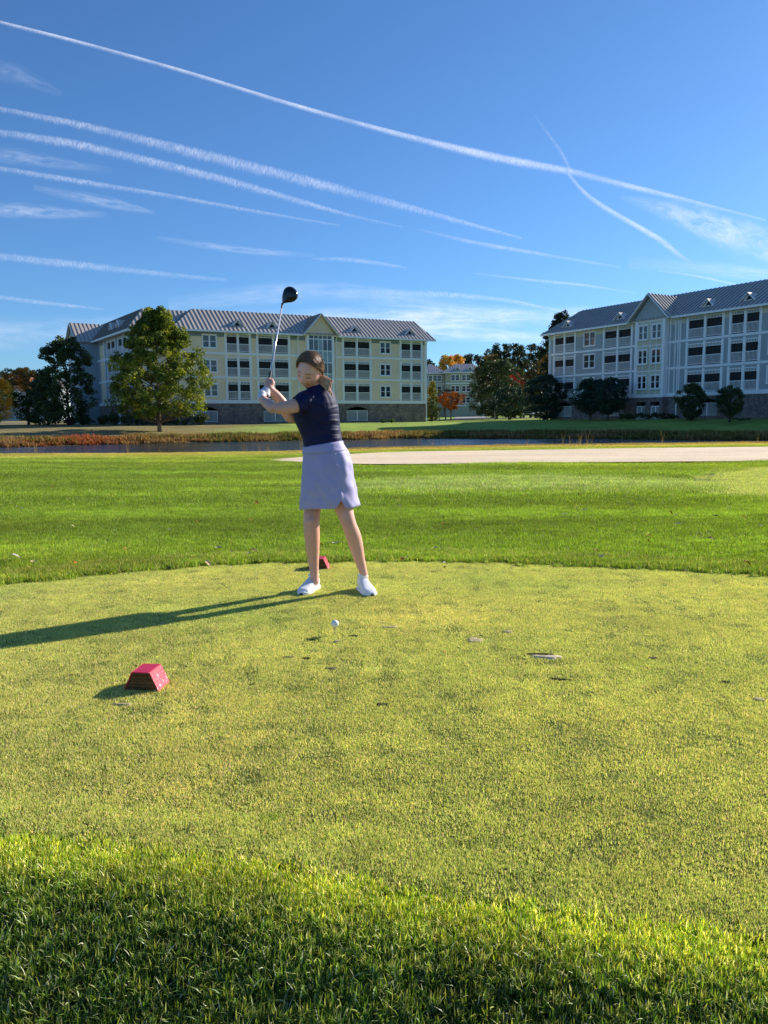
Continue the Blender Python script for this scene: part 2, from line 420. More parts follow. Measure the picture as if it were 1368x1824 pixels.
# ------------------------------------------------------------------ grass patches scattered by geometry nodes
def blades(n, size, hmin, hmax, wid, segs, lean, cols, cvar=.25, curl=1.0, tuft=0, tipdry=0):
    if tuft:
        nc = max(1, n//tuft); cx = rng.uniform(-size/2, size/2, (nc, 2)); bx = cx[rng.integers(0, nc, n)]+rng.normal(0, size*.018+.003, (n, 2))
    else: bx = rng.uniform(-size/2, size/2, (n, 2))
    h = rng.uniform(hmin, hmax, n); az = rng.uniform(0, 2*math.pi, n); ln = np.abs(rng.normal(0, lean, n)); fa = az+rng.normal(math.pi/2, .7, n)
    d = np.stack([np.cos(az), np.sin(az)], 1); wv = np.stack([np.cos(fa), np.sin(fa)], 1)
    V = np.zeros((n, segs+1, 2, 3)); 
    for k in range(segs+1):
        t_ = k/segs; wk = wid*(1-t_**1.6*.93)*.5*rng.uniform(.7, 1.3, n)
        hor = h*np.sin(ln)*(t_*(1-curl*.5)+curl*.5*t_*t_)
        c = np.stack([bx[:, 0]+d[:, 0]*hor, bx[:, 1]+d[:, 1]*hor, h*t_*np.cos(ln*t_**.7)], 1)
        for s_, sg in enumerate((-1, 1)):
            V[:, k, s_, 0] = c[:, 0]+wv[:, 0]*wk*sg; V[:, k, s_, 1] = c[:, 1]+wv[:, 1]*wk*sg; V[:, k, s_, 2] = c[:, 2]
    base = (np.arange(n)*(segs+1)*2)[:, None]; Fs = []
    for k in range(segs): Fs.append(np.concatenate([base+2*k, base+2*k+1, base+2*k+3, base+2*k+2], 1))
    F_ = np.stack(Fs, 1).reshape(-1, 4)
    cols = np.array(cols); wts = cols[:, 3]/cols[:, 3].sum(); ci = rng.choice(len(cols), n, p=wts)
    cc = cols[ci, :3]*rng.uniform(1-cvar, 1+cvar, (n, 1))
    C = np.repeat(cc[:, None], (segs+1)*2, 1)
    if tipdry:
        tt = np.repeat(np.arange(segs+1)/segs, 2)[None, :, None]; m_ = (rng.random(n) < tipdry)[:, None, None]
        C = np.where(m_, C*(1-tt)+np.array((.34, .32, .12))*tt, C)
    return V.reshape(-1, 3), F_, C.reshape(-1, 3)

def scatter(name, pts, patches, tint=None, scale=None, rotrand=True, label=None, cat=None):
    """pts (N,3); patches = hidden-from-nothing mesh objects instanced by geometry nodes"""
    N = len(pts); me = bpy.data.meshes.new(name); me.vertices.add(N); me.vertices.foreach_set('co', np.asarray(pts, np.float32).ravel())
    def attr(nm, ty, data):
        a_ = me.attributes.new(nm, ty, 'POINT'); a_.data.foreach_set('color' if ty == 'FLOAT_COLOR' else 'value', np.asarray(data, np.float32 if ty != 'INT' else np.int32).ravel())
    attr('rz', 'FLOAT', rng.uniform(0, 6.283, N) if rotrand else np.zeros(N))
    attr('scl', 'FLOAT', scale if scale is not None else rng.uniform(.9, 1.1, N))
    attr('pick', 'INT', rng.integers(0, len(patches), N))
    tc_ = np.ones((N, 4), np.float32)
    if tint is not None: tc_[:, :3] = tint
    attr('tint', 'FLOAT_COLOR', tc_)
    o = link(name, me)
    ng = bpy.data.node_groups.new(name+'_scatter', 'GeometryNodeTree')
    ng.interface.new_socket('Geometry', in_out='INPUT', socket_type='NodeSocketGeometry'); ng.interface.new_socket('Geometry', in_out='OUTPUT', socket_type='NodeSocketGeometry')
    gi = ng.nodes.new('NodeGroupInput'); go = ng.nodes.new('NodeGroupOutput'); jn = ng.nodes.new('GeometryNodeJoinGeometry')
    def na(nm, ty):
        x = ng.nodes.new('GeometryNodeInputNamedAttribute'); x.data_type = ty; x.inputs[0].default_value = nm
        return [s_ for s_ in x.outputs if s_.enabled and s_.name == 'Attribute'][0] if any(s_.enabled and s_.name == 'Attribute' for s_ in x.outputs) else x.outputs[0]
    rz = na('rz', 'FLOAT'); sc_ = na('scl', 'FLOAT'); pk = na('pick', 'INT')
    cx = ng.nodes.new('ShaderNodeCombineXYZ'); ng.links.new(rz, cx.inputs[2])
    e2r = ng.nodes.new('FunctionNodeEulerToRotation'); ng.links.new(cx.outputs[0], e2r.inputs[0])
    for k, po in enumerate(patches):
        cmpn = ng.nodes.new('FunctionNodeCompare'); cmpn.data_type = 'INT'; cmpn.operation = 'EQUAL'
        ins = [s_ for s_ in cmpn.inputs if s_.enabled]; ng.links.new(pk, ins[0]); ins[1].default_value = k
        oi = ng.nodes.new('GeometryNodeObjectInfo'); oi.inputs['Object'].default_value = po; oi.inputs['As Instance'].default_value = True
        ip = ng.nodes.new('GeometryNodeInstanceOnPoints'); ng.links.new(gi.outputs[0], ip.inputs['Points']); ng.links.new(cmpn.outputs[0], ip.inputs['Selection'])
        ng.links.new(oi.outputs['Geometry'], ip.inputs['Instance']); ng.links.new(e2r.outputs[0], ip.inputs['Rotation']); ng.links.new(sc_, ip.inputs['Scale'])
        ng.links.new(ip.outputs[0], jn.inputs[0])
    ng.links.new(jn.outputs[0], go.inputs[0])
    md = o.modifiers.new('scatter', 'NODES'); md.node_group = ng
    return tag(o, label, cat, kind='stuff')
def patch(name, data, mat):
    V, F_, C = data; me = npmesh(name, V, F_, mat, C)
    return bpy.data.objects.new(name, me)
def grid_pts(x0, x1, y0, y1, step, jit=.25):
    gx, gy = np.meshgrid(np.arange(x0, x1, step), np.arange(y0, y1, step)); gx = gx.ravel()+rng.uniform(-jit, jit, gx.size)*step; gy = gy.ravel()+rng.uniform(-jit, jit, gy.size)*step
    return gx, gy
def infrus(x, y, mx=1.5): return np.abs(x) < y*.53+mx

GM = foliage('grass_blades', tint=(2.9, 2.15, 3.2), transl=.4, rough=.5, inst=True, pos_noise=[(.9, (.5, 1.6, 1), .8, 1.22), (5, (.7, 1.5, 1), .72, 1.3), (22, (1, 1, 1), .75, 1.25)], spec=.3)
TM = foliage('short_turf_blades', tint=(3.6, 2.95, 6.4), transl=.38, rough=.6, inst=True, pos_noise=[(1.1, (1, 1.6, 1), .90, 1.10), (9, (1, 1, 1), .88, 1.12)], spec=.2)

# short mown tee turf
tcols = [(.20, .24, .035, 5), (.145, .20, .03, 4), (.27, .27, .06, 2.5), (.33, .28, .10, .7)]
tp = [patch('tee_turf_patch', blades(4300, .33, .005, .0125, .0026, 1, .75, tcols, .3), TM) for _ in range(4)]
gx, gy = grid_pts(-4.6, 5.6, 1.0, 6.4, .2, .3)
k = inside(TEE, gx, gy) & (pdist(TEE, gx, gy) > .1) & infrus(gx, gy, .9)
gx, gy = gx[k], gy[k]
tn = fbm(gx, gy, 1.1, 5); tt = lerp(np.array((1.0, 1.0, 1.0)), np.array((.82, .94, .85)), sm((tn-.5)*4)*.7)
tt = lerp(tt, np.array((1.10, 1.05, 1.1)), sm((.42-tn)*5))
scatter('tee_turf', np.stack([gx, gy, np.full(gx.shape, .005)], 1), tp, tt, label='close mown yellow green turf of the tee', cat='grass')
# edge row right at the border of the tee, clipped piece by piece
gx, gy = grid_pts(-4.9, 5.8, .8, 6.6, .055, .5)
k = inside(TEE, gx, gy) & (pdist(TEE, gx, gy) <= .21) & (pdist(TEE, gx, gy) > .012) & infrus(gx, gy, .9); gx, gy = gx[k], gy[k]
tps = [patch('tee_edge_patch', blades(330, .09, .005, .014, .0026, 1, .75, tcols, .3), TM) for _ in range(3)]
scatter('tee_edge_turf', np.stack([gx, gy, np.full(gx.shape, .005)], 1), tps, np.tile((.92, .98, .92), (len(gx), 1)), label='short turf along the rim of the tee', cat='grass')

# foreground rough: long blades, individually readable
fcols = [(.085, .15, .015, 4), (.05, .10, .015, 3), (.14, .20, .02, 3), (.24, .26, .04, 2.0), (.38, .40, .22, .9), (.30, .17, .05, .04)]
FG = foliage('rough_grass_blades', tint=(1.95, 1.75, 1.9), transl=.35, rough=.42, inst=True, pos_noise=[(2.5, (1, 1, 1), .7, 1.3)], spec=.5)
fp = [patch('rough_grass_patch', blades(330, .12, .015, .044, .0044, 3, 1.05, fcols, .55, 1.4, 6, .10), FG) for _ in range(5)]
gx, gy = grid_pts(-3.0, 3.4, .8, 2.8, .042, .5)
d_ = pdist(TEE, gx, gy); k = ~inside(TEE, gx, gy) & (d_ > .05) & infrus(gx, gy, .8); gx, gy, d_ = gx[k], gy[k], d_[k]
fs = .62+.42*sm(d_/.35)*rng.uniform(.85, 1.15, len(gx)); fn = fbm(gx, gy, 2.2, 9)
ft = lerp(np.array((2.3, 2.0, 1.5)), np.array((.82, .86, .9)), sm(d_/.26)); ft = ft*(.35+1.3*fn)[:, None]  # tint raised near the rim to paint sun catching the edge blades
scatter('foreground_rough', np.stack([gx, gy, gh(gx, gy)-.004], 1), fp, ft, fs*1.0, label='long coarse rough grass in the foreground', cat='grass')
fp2 = [patch('rough_edge_patch', blades(120, .06, .012, .030, .0036, 2, .9, fcols, .35, 1, 5, .12), FG) for _ in range(3)]
gx, gy = grid_pts(-3.2, 3.6, .8, 2.7, .04, .4)
d_ = pdist(TEE, gx, gy); k = (~inside(TEE, gx, gy)) & (d_ < .12) & infrus(gx, gy, .8); gx, gy = gx[k], gy[k]
scatter('foreground_fringe', np.stack([gx, gy, gh(gx, gy)-.002], 1), fp2, np.tile((2.1, 1.9, 1.5), (len(gx), 1)), label='grass fringe with sunlight painted into its tint, between the tee and the foreground rough', cat='grass')  # bright tint stands in for sunlight caught along the rim

# grass beyond the tee
mcols = [(.085, .17, .010, 5), (.06, .13, .010, 3), (.12, .20, .015, 2.5), (.20, .24, .05, .6)]
def mid_tint(x, y):
    n_ = fbm(x*.35, y, .9, 21); n2_ = fbm(x, y, .35, 4)
    t_ = np.broadcast_to(np.array((1., 1., 1.)), x.shape+(3,))*(.72+.56*n_)[..., None]
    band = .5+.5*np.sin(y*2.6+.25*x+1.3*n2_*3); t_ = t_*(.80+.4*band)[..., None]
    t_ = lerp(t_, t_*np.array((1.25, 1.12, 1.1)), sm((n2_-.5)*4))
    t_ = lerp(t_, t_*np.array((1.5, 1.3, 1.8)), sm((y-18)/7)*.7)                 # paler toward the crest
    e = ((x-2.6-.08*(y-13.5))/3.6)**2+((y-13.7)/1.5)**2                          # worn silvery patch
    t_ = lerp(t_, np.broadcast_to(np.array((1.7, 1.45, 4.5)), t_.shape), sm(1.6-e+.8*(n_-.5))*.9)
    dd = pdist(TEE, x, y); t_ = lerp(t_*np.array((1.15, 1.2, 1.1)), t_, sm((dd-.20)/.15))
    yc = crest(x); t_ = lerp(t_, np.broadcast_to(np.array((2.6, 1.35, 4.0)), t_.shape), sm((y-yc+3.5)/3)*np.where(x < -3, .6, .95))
    return t_
fr = [patch('fringe_patch', blades(1500, .3, .022, .055, .0045, 2, .8, mcols+[(.26, .26, .07, .5)], .4, 1, 6, .08), GM) for _ in range(3)]
gx, gy = grid_pts(-6, 7, 2.2, 7.6, .10, .3)
d_ = pdist(TEE, gx, gy); k = (~inside(TEE, gx, gy)) & (d_ > .11) & (d_ < .42) & infrus(gx, gy, 1.2) & (gy > 3.0); gx, gy = gx[k], gy[k]
scatter('tee_collar', np.stack([gx, gy, np.full(gx.shape, .0)], 1), fr, mid_tint(gx, gy), label='strip of taller yellowish grass behind the tee', cat='grass')
pa = [patch('fairway_patch_near', blades(2600, .56, .018, .042, .0055, 1, .8, mcols, .35), GM) for _ in range(4)]
gx, gy = grid_pts(-9, 10, 4.5, 11.2, .32, .35)
d_ = pdist(TEE, gx, gy); k = (~inside(TEE, gx, gy)) & (d_ > .42) & infrus(gx, gy) & ~(inside(GREEN2, gx, gy)); gx, gy = gx[k], gy[k]
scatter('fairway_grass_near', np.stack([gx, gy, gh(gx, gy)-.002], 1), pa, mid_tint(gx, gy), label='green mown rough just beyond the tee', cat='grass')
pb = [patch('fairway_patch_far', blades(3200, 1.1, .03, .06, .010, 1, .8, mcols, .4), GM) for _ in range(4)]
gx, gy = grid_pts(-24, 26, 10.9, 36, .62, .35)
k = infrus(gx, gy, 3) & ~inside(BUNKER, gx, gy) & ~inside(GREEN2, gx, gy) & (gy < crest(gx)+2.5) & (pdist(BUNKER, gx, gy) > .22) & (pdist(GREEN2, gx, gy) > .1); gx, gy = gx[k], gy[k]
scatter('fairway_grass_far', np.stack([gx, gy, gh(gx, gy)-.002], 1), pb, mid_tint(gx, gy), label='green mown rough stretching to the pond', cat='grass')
pg = [patch('green_patch', blades(3200, 1.0, .008, .022, .010, 1, .8, tcols, .25), TM) for _ in range(2)]
gx, gy = grid_pts(4, 17, 8, 18, .6, .3); k = inside(GREEN2, gx, gy) & (pdist(GREEN2, gx, gy) > .1) & infrus(gx, gy, 3); gx, gy = gx[k], gy[k]
scatter('practice_green_turf', np.stack([gx, gy, np.full(gx.shape, .012)], 1), pg, np.tile((.85, .92, .8), (len(gx), 1)), label='close mown pale green turf at the right edge', cat='grass')

# tall dry grass at the near bank, reeds along the far bank
dcols = [(.42, .30, .15, 4), (.33, .22, .10, 3), (.24, .19, .07, 2), (.18, .20, .05, 1.2), (.30, .13, .06, .8)]
DM = foliage('dry_grass_blades', transl=.35, rough=.7, inst=True, spec=.1)
pd_ = [patch('dry_grass_patch', blades(420, .9, .03, .11, .012, 2, .6, dcols, .3, 1, 9), DM) for _ in range(4)]
gx, gy = grid_pts(-24, 26, 24, 38, .42, .5)
dy_ = gy-crest(gx); nb = fbm(gx, gy, .5, 8)
k = infrus(gx, gy, 3) & (dy_ > np.where(gx < -3, .5, -1.2)+.9*nb) & (dy_ < 2.6); gx, gy = gx[k], gy[k]
scatter('dry_bank_grass', np.stack([gx, gy, gh(gx, gy)], 1), pd_, np.tile((1, 1, 1), (len(gx), 1))*rng.uniform(.9, 1.4, (len(gx), 1)), rng.uniform(.5, 1.1, len(gx)), label='dry tan grass fringing the near bank of the pond', cat='grass')
ps = [patch('tall_stalk_patch', blades(6, .6, .25, .75, .010, 3, .3, dcols[:2], .25, .8, 4), DM) for _ in range(4)]
px = np.concatenate([rng.uniform(-6, -2.2, 12), rng.normal(8.2, .5, 8), rng.uniform(0, 16, 10), rng.uniform(-14, -6, 4)]); py = crest(px)+rng.uniform(.2, 2.2, len(px))
scatter('tall_dry_stalks', np.stack([px, py, gh(px, py)], 1), ps, None, rng.uniform(.6, 1.1, len(px)), label='sparse tall dry stalks rising above the near bank', cat='grass')
rcols = [(.42, .20, .10, 3), (.46, .30, .16, 3), (.16, .15, .04, 1.6), (.26, .20, .07, 1.6), (.34, .11, .07, 1.2)]
pr = [patch('reed_patch', blades(900, 2.0, .12, .5, .06, 2, .95, rcols, .55, 1.2, 14), DM) for _ in range(5)]
gx, gy = grid_pts(-60, 48, 50, 84, .95, .5); dy_ = gy-farw(gx); k = (dy_ > .3) & (dy_ < 4.4) & infrus(gx, gy, 6); gx, gy, dy_ = gx[k], gy[k], dy_[k]
hue = fbm(gx, gy, .18, 31); tr_ = np.tile((1., 1., 1.), (len(gx), 1))
red = sm(1-np.abs(gx+25.5)/4.5); tr_ = lerp(tr_, np.array((1.15, .5, .5)), red*.85)
gr_ = sm((hue-.5)*7); tr_ = lerp(tr_, np.array((.55, .85, .5)), gr_*.8)
tr_ = lerp(tr_, np.array((.5, .75, .4)), np.where((gx > -16) & (gx < -4), .6, 0)*rng.uniform(.3, 1, len(gx)))
scatter('far_bank_reeds', np.stack([gx, gy, gh(gx, gy)-.05], 1), pr, tr_, rng.uniform(.6, 1.2, len(gx)), label='rusty brown and green reeds along the far bank', cat='reeds')
# ------------------------------------------------------------------ buildings
def wall_cells(s0, s1, z0, z1, holes, y0=0.0, y1=.25):
    ss = sorted({s0, s1, *[h[0] for h in holes if s0 < h[0] < s1], *[h[1] for h in holes if s0 < h[1] < s1]})
    zz = sorted({z0, z1, *[h[2] for h in holes if z0 < h[2] < z1], *[h[3] for h in holes if z0 < h[3] < z1]})
    mb = MB()
    for a, b_ in zip(ss, ss[1:]):
        run = None
        for c_, d_ in zip(zz, zz[1:]):
            cs, cz = (a+b_)/2, (c_+d_)/2
            solid = not any(h[0] < cs < h[1] and h[2] < cz < h[3] for h in holes)
            if solid: run = (run[0], d_) if run else (c_, d_)
            if (not solid or d_ == zz[-1]) and run:
                mb.box(a, b_, y0, y1, run[0], run[1]); run = None
    return mb
_cache = {}
def shared(key, fn):
    if key not in _cache: _cache[key] = fn()
    return _cache[key]
def window(parent, s0, s1, z0, z1, y=0.0, glass='glass'):
    w_, h_ = s1-s0, z1-z0
    def fm():
        mb = MB(); f = .11
        mb.box(-f, w_+f, -.05, .10, h_, h_+f*1.3); mb.box(-f, w_+f, -.08, .10, -f*1.3, 0); mb.box(-f, 0, -.05, .10, 0, h_); mb.box(w_, w_+f, -.05, .10, 0, h_)
        mb.box(w_/2-.06, w_/2+.06, -.03, .10, 0, h_)
        for a, b_ in ((0, w_/2-.06), (w_/2+.06, w_)):
            mb.box(a, b_, .02, .10, h_*.5-.03, h_*.5+.03); mb.box(a, a+.045, .01, .10, 0, h_); mb.box(b_-.045, b_, .01, .10, 0, h_)
            mb.box(a, b_, .01, .10, 0, .05); mb.box(a, b_, .01, .10, h_-.05, h_)
        return mb.mesh('window', M['white'])
    o = link('window', shared(('win', round(w_, 2), round(h_, 2)), fm), parent, (s0, y, z0))
    def pm():
        mb = MB(); mb.box(0, w_/2-.06, .06, .075, 0, h_); return mb.mesh('pane', M[glass])
    pme = shared(('pane', round(w_, 2), round(h_, 2), glass), pm)
    link('pane', pme, o, (0, 0, 0)); link('pane', pme, o, (w_/2+.06, 0, 0))
    return o
def balcony(parent, s0, s1, z0, hgt=2.2, post=.28, y=0.0, depth=2.0, screens=True, wallm='recess'):
    """double porch opening between posts"""
    w_ = s1-s0; mid = w_/2; bays = ((post, mid-post/2), (mid+post/2, w_-post))
    key = ('bal', round(w_, 2), round(hgt, 2))
    def frame():
        mb = MB()
        mb.box(0, post, -.08, .14, -.02, hgt+.32); mb.box(w_-post, w_, -.08, .14, -.02, hgt+.32); mb.box(mid-post/2, mid+post/2, -.08, .14, -.02, hgt+.32)
        for a, b_ in bays:
            mb.box(a, b_, -.06, .12, hgt, hgt+.10)
        return mb.mesh('balcony', M['white'])
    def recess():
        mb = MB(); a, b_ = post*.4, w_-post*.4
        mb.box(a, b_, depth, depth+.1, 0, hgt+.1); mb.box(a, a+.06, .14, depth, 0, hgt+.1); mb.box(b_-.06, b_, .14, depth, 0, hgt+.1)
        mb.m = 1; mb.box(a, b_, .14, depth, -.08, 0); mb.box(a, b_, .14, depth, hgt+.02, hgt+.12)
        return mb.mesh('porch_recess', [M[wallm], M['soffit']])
    def door():
        mb = MB(); a = w_*.56
        mb.box(a-.08, a+1.7, depth-.07, depth-.02, 1.98, 2.08); mb.box(a-.08, a, depth-.07, depth-.02, 0, 1.98); mb.box(a+1.62, a+1.7, depth-.07, depth-.02, 0, 1.98); mb.box(a+.78, a+.86, depth-.07, depth-.02, 0, 1.98)
        mb.m = 1; mb.box(a, a+.78, depth-.04, depth-.02, 0, 1.98); mb.box(a+.86, a+1.62, depth-.04, depth-.02, 0, 1.98)
        mb.m = 0; q = .45; mb.box(q-.06, q+1.0, depth-.06, depth-.02, .75, .81); mb.box(q-.06, q+1.0, depth-.06, depth-.02, 1.9, 1.96); mb.box(q-.06, q, depth-.06, depth-.02, .8, 1.9); mb.box(q+.94, q+1., depth-.06, depth-.02, .8, 1.9)
        mb.m = 1; mb.box(q, q+.94, depth-.04, depth-.02, .8, 1.9)
        return mb.mesh('glass_door', [M['white'], M['glass']])
    def railing():
        mb = MB()
        for a, b_ in bays:
            mb.box(a, b_, -.02, .06, .98, 1.05); mb.box(a, b_, -.01, .05, .08, .14)
            n_ = max(3, int((b_-a)/.135)); 
            for i in range(n_): 
                x = a+(i+.5)*(b_-a)/n_; mb.box(x-.022, x+.022, 0, .04, .14, .98)
        return mb.mesh('railing', M['white'])
    def lattice():
        mb = MB()
        for a, b_ in bays:
            mb.box(a, b_, .0, .05, hgt-.30, hgt-.25)
            n_ = max(3, int((b_-a)/.17))
            for i in range(n_): 
                x = a+(i+.5)*(b_-a)/n_; mb.box(x-.04, x+.04, .005, .045, hgt-.25, hgt)
        return mb.mesh('lattice_trim', M['white'])
    def screen():
        mb = MB()
        for a, b_ in bays: mb.box(a, b_, .07, .074, 0, hgt)
        return mb.mesh('insect_screen', M['screen'])
    o = link('balcony', shared(key+('f',), frame), parent, (s0, y, z0))
    link('porch_recess', shared(key+('r', wallm), recess), o); link('glass_door', shared(key+('d',), door), o)
    link('railing', shared(key+('g',), railing), o); link('lattice_trim', shared(key+('l',), lattice), o)
    if screens: link('insect_screen', shared(key+('s',), screen), o)
    return o
def downspout(parent, s, z1, y=0.0):
    mb = MB(); mb.bar((s, y-.12, .1), (s, y-.12, z1-.3), .11); mb.bar((s, y-.12, z1-.32), (s, y-.5, z1), .11)
    return mb.build('downspout', M['white'], parent)
def garage_opening(parent, s0, s1, z0, z1, lintel=True):
    """arched opening in the brick base with a white picket grille"""
    mb = MB(); n_ = 10; w_ = s1-s0; rise = .38; pts = []
    for i in range(n_+1):
        x = s0+w_*i/n_; pts.append((x, z1-rise+rise*(1-(2*i/n_-1)**2)))
    for (xa, za), (xb, zb) in zip(pts, pts[1:]):
        mb.prism([(xa, .002, za), (xb, .002, zb), (xb, .002, z1), (xa, .002, z1)], (0, .2, 0)) if za < z1 or zb < z1 else None
    o = mb.build('arch_fill', M['brick'], parent)
    tb = MB()
    for (xa, za), (xb, zb) in zip(pts, pts[1:]): tb.bar((xa, -.02, za+.1), (xb, -.02, zb+.1), .09, .22, up=(0, 1, 0))
    tb.build('arch_lintel', pm_lintel, parent)
    g_ = MB(); top = z1-.55
    g_.box(s0, s1, .05, .11, top, top+.07); g_.box(s0, s1, .05, .11, z0+.04, z0+.1)
    for x in (s0+.03, (s0+s1)/2, s1-.03): g_.box(x-.035, x+.035, .04, .12, z0, top+.07)
    k_ = int(w_/.15)
    for i in range(k_): x = s0+(i+.5)*w_/k_; g_.box(x-.025, x+.025, .06, .10, z0+.1, top)
    g_.build('grille', M['white'], parent)
pm_lintel = pmat('arch_lintel_brick', (.19, .15, .13), .8, .2, 4)

def roof_mesh(parent, faces, name='roof', seams=True, pitch=.55):
    """faces: list of (poly, slope_dir) polygons given counter-clockwise from above; seam bars run along the slope"""
    mb = MB(); sb = MB()
    for poly, sd in faces:
        P_ = [Vector(p) for p in poly]; n_ = (P_[1]-P_[0]).cross(P_[2]-P_[0]).normalized()
        if n_.z < 0: P_.reverse(); n_ = -n_
        mb.prism(P_, n_*-.12)
        if not seams or sd is None: continue
        e = Vector(sd); e.z = 0; e.normalize()                       # horizontal direction across the seams
        up_ = (n_.cross(e)).normalized()
        if up_.z < 0: up_ = -up_
        c0 = min(p.dot(e) for p in P_); c1 = max(p.dot(e) for p in P_)
        c = math.ceil(c0/pitch)*pitch+.01
        while c < c1:
            hits = []
            for i in range(len(P_)):
                a, b_ = P_[i], P_[(i+1) % len(P_)]; da, db = a.dot(e)-c, b_.dot(e)-c
                if da*db < 0: hits.append(a+(b_-a)*(da/(da-db)))
            if len(hits) == 2:
                hits.sort(key=lambda q: q.z)
                if (hits[1]-hits[0]).length > .2: sb.bar(hits[0]+n_*.03, hits[1]+n_*.03, .055, .08, up=n_)
            c += pitch
    r_ = mb.build(name, M['roof'], parent)
    if sb.v: sb.build('roof_seams', M['roof_seam'], r_)
    return r_
def dormer(parent, s, zb, yb, slope, rise=.8, hw=.8):
    """small triangular roof vent"""
    yt_ = yb+rise/slope; mb = MB()
    mb.prism([(s-hw, yb, zb), (s+hw, yb, zb), (s, yb, zb+rise)], (0, .08, 0)); mb.m = 1
    for q in (-1, 1):
        A = (s+q*hw*1.15, yb-.25, zb-.05); B = (s, yb-.25, zb+rise+.06); C_ = (s, yt_+.2, zb+rise+.06); D_ = (s+q*hw*1.15, yb+.3, zb-.02)
        P_ = [Vector(A), Vector(B), Vector(C_), Vector(D_)]
        mb.prism(P_, (0, 0, -.05))
    mb.m = 2
    for q in (-1, 1): mb.bar((s+q*hw*1.15, yb-.27, zb-.08), (s+q*.02, yb-.27, zb+rise+.0), .05, .16, up=(0, 1, 0))
    mb.bar((s-hw, yb-.1, zb+.02), (s+hw, yb-.1, zb+.02), .06, .08)
    mb.m = 3; mb.prism([(s-hw*.5, yb-.03, zb+.1), (s+hw*.5, yb-.03, zb+.1), (s, yb-.03, zb+rise*.68)], (0, .03, 0))
    return mb.build('roof_vent', [M['white'], M['roof'], M['white'], M['dark']], parent)

LV = (3.05, 5.97, 8.92); WB = 2.6; EH = 11.45; RH = 14.5; SL = (RH-EH)/5.0

# ---- pale yellow apartment building on the left
OL = Vector((-30.338, 91.713)); AL = math.atan2(.45580531, .8900795)
L = empty('apartment_building', (OL.x, OL.y, .6), AL, 'pale yellow four storey apartment block with grey metal roof and brick base behind the golfer', 'building')
GB = -.8                                                              # foundations go below ground
balL = [(12.05, 15.45), (16.12, 20.65), (27.98, 32.35), (36.7, 40.4)]
winL = [(9.38, 11.0), (33.75, 35.25)]; wz = [(3.5, 4.95), (6.45, 7.9), (9.42, 10.9)]
garL = [(7.9, 10.9), (16.9, 20.0), (28.6, 31.7)]
holes = [(a+.14, b_-.14, z, z+2.2) for a, b_ in balL for z in LV]+[(a, b_, c_, d_) for a, b_ in winL for c_, d_ in wz]
gh_ = [(a, b_, .25, 2.15) for a, b_ in garL]
for (s0, s1) in ((6.2, 22.8), (26.6, 40.85)):
    wall_cells(s0, s1, GB, WB, gh_).build('brick_wall', M['brick'], L)
    wall_cells(s0, s1, WB, 10.72, holes, .02).build('siding_wall', M['yellow_siding'], L)
    wall_cells(s0, s1, 10.72, EH-.02, holes, .02).build('frieze_wall', M['blue_frieze'], L)
bd = MB()
for (s0, s1) in ((6.2, 22.8), (26.6, 40.88)):
    bd.box(s0, s1, -.10, .02, WB-.02, WB+.42)
    for z in LV[1:]: bd.box(s0, s1, -.05, .02, z-.30, z-.04)
bd.box(40.7, 40.9, -.06, .3, WB, EH); bd.box(26.6, 26.75, -.05, .02, WB+.42, EH)
bd.build('trim_band', M['white'], L)
for a, b_ in balL:
    for z in LV: balcony(L, a, b_, z)
for a, b_ in winL:
    for i, (c_, d_) in enumerate(wz): window(L, a, b_, c_, d_, 0, 'glass_blue' if a < 20 else 'glass')
for a, b_ in garL: garage_opening(L, a, b_, .25, 2.15)
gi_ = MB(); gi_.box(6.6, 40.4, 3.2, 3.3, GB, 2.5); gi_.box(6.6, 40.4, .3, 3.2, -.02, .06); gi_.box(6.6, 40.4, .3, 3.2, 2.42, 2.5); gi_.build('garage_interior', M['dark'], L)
# projecting stair tower with gable
tw = MB(); Y0 = -.55
for a, b_ in ((22.78, 23.1), (26.3, 26.62)): tw.box(a, b_, Y0, .3, WB, EH+.1)
cols_ = [23.1+.64*i for i in range(6)]; rows_ = [2.9, 3.5, 5.0, 6.45, 7.9, 9.42, 10.9, 11.45]
for x in cols_[1:-1]: tw.box(x-.045, x+.045, Y0+.02, Y0+.14, WB, EH)
for z in rows_: tw.box(23.1, 26.3, Y0+.03, Y0+.13, z-.05, z+.05)
tw.box(22.7, 26.7, Y0-.06, .02, WB-.05, WB+.35)
tw.build('tower_frame', M['white'], L)
pn = MB(); pn.box(23.1, 26.3, Y0+.1, Y0+.2, WB, EH); pn.box(22.85, 23.0, Y0+.2, 8, GB, EH); pn.box(26.4, 26.5, Y0+.2, 8, GB, EH); pn.build('tower_panels', M['blue_panel'], L)
for z0, z1 in wz:
    for i in (0, 1, 3, 4): tg = MB(); tg.box(cols_[i]+.045, cols_[i+1]-.045, Y0+.075, Y0+.095, z0+.05, z1-.05); tg.build('pane', M['glass_blue'], L)
for i in range(5): tg = MB(); tg.box(cols_[i]+.045, cols_[i+1]-.045, Y0+.075, Y0+.095, 10.95, 11.4); tg.build('pane', M['glass_blue'], L)
wall_cells(22.78, 26.62, GB, WB-.05, [(23.6, 25.8, .2, 2.1)], Y0, .3).build('tower_base', M['brick'], L)
gb = MB(); gb.prism([(22.6, Y0, EH), (26.8, Y0, EH), (24.7, Y0, 14.0)], (0, .15, 0)); gb.build('gable_wall', M['yellow_siding'], L)
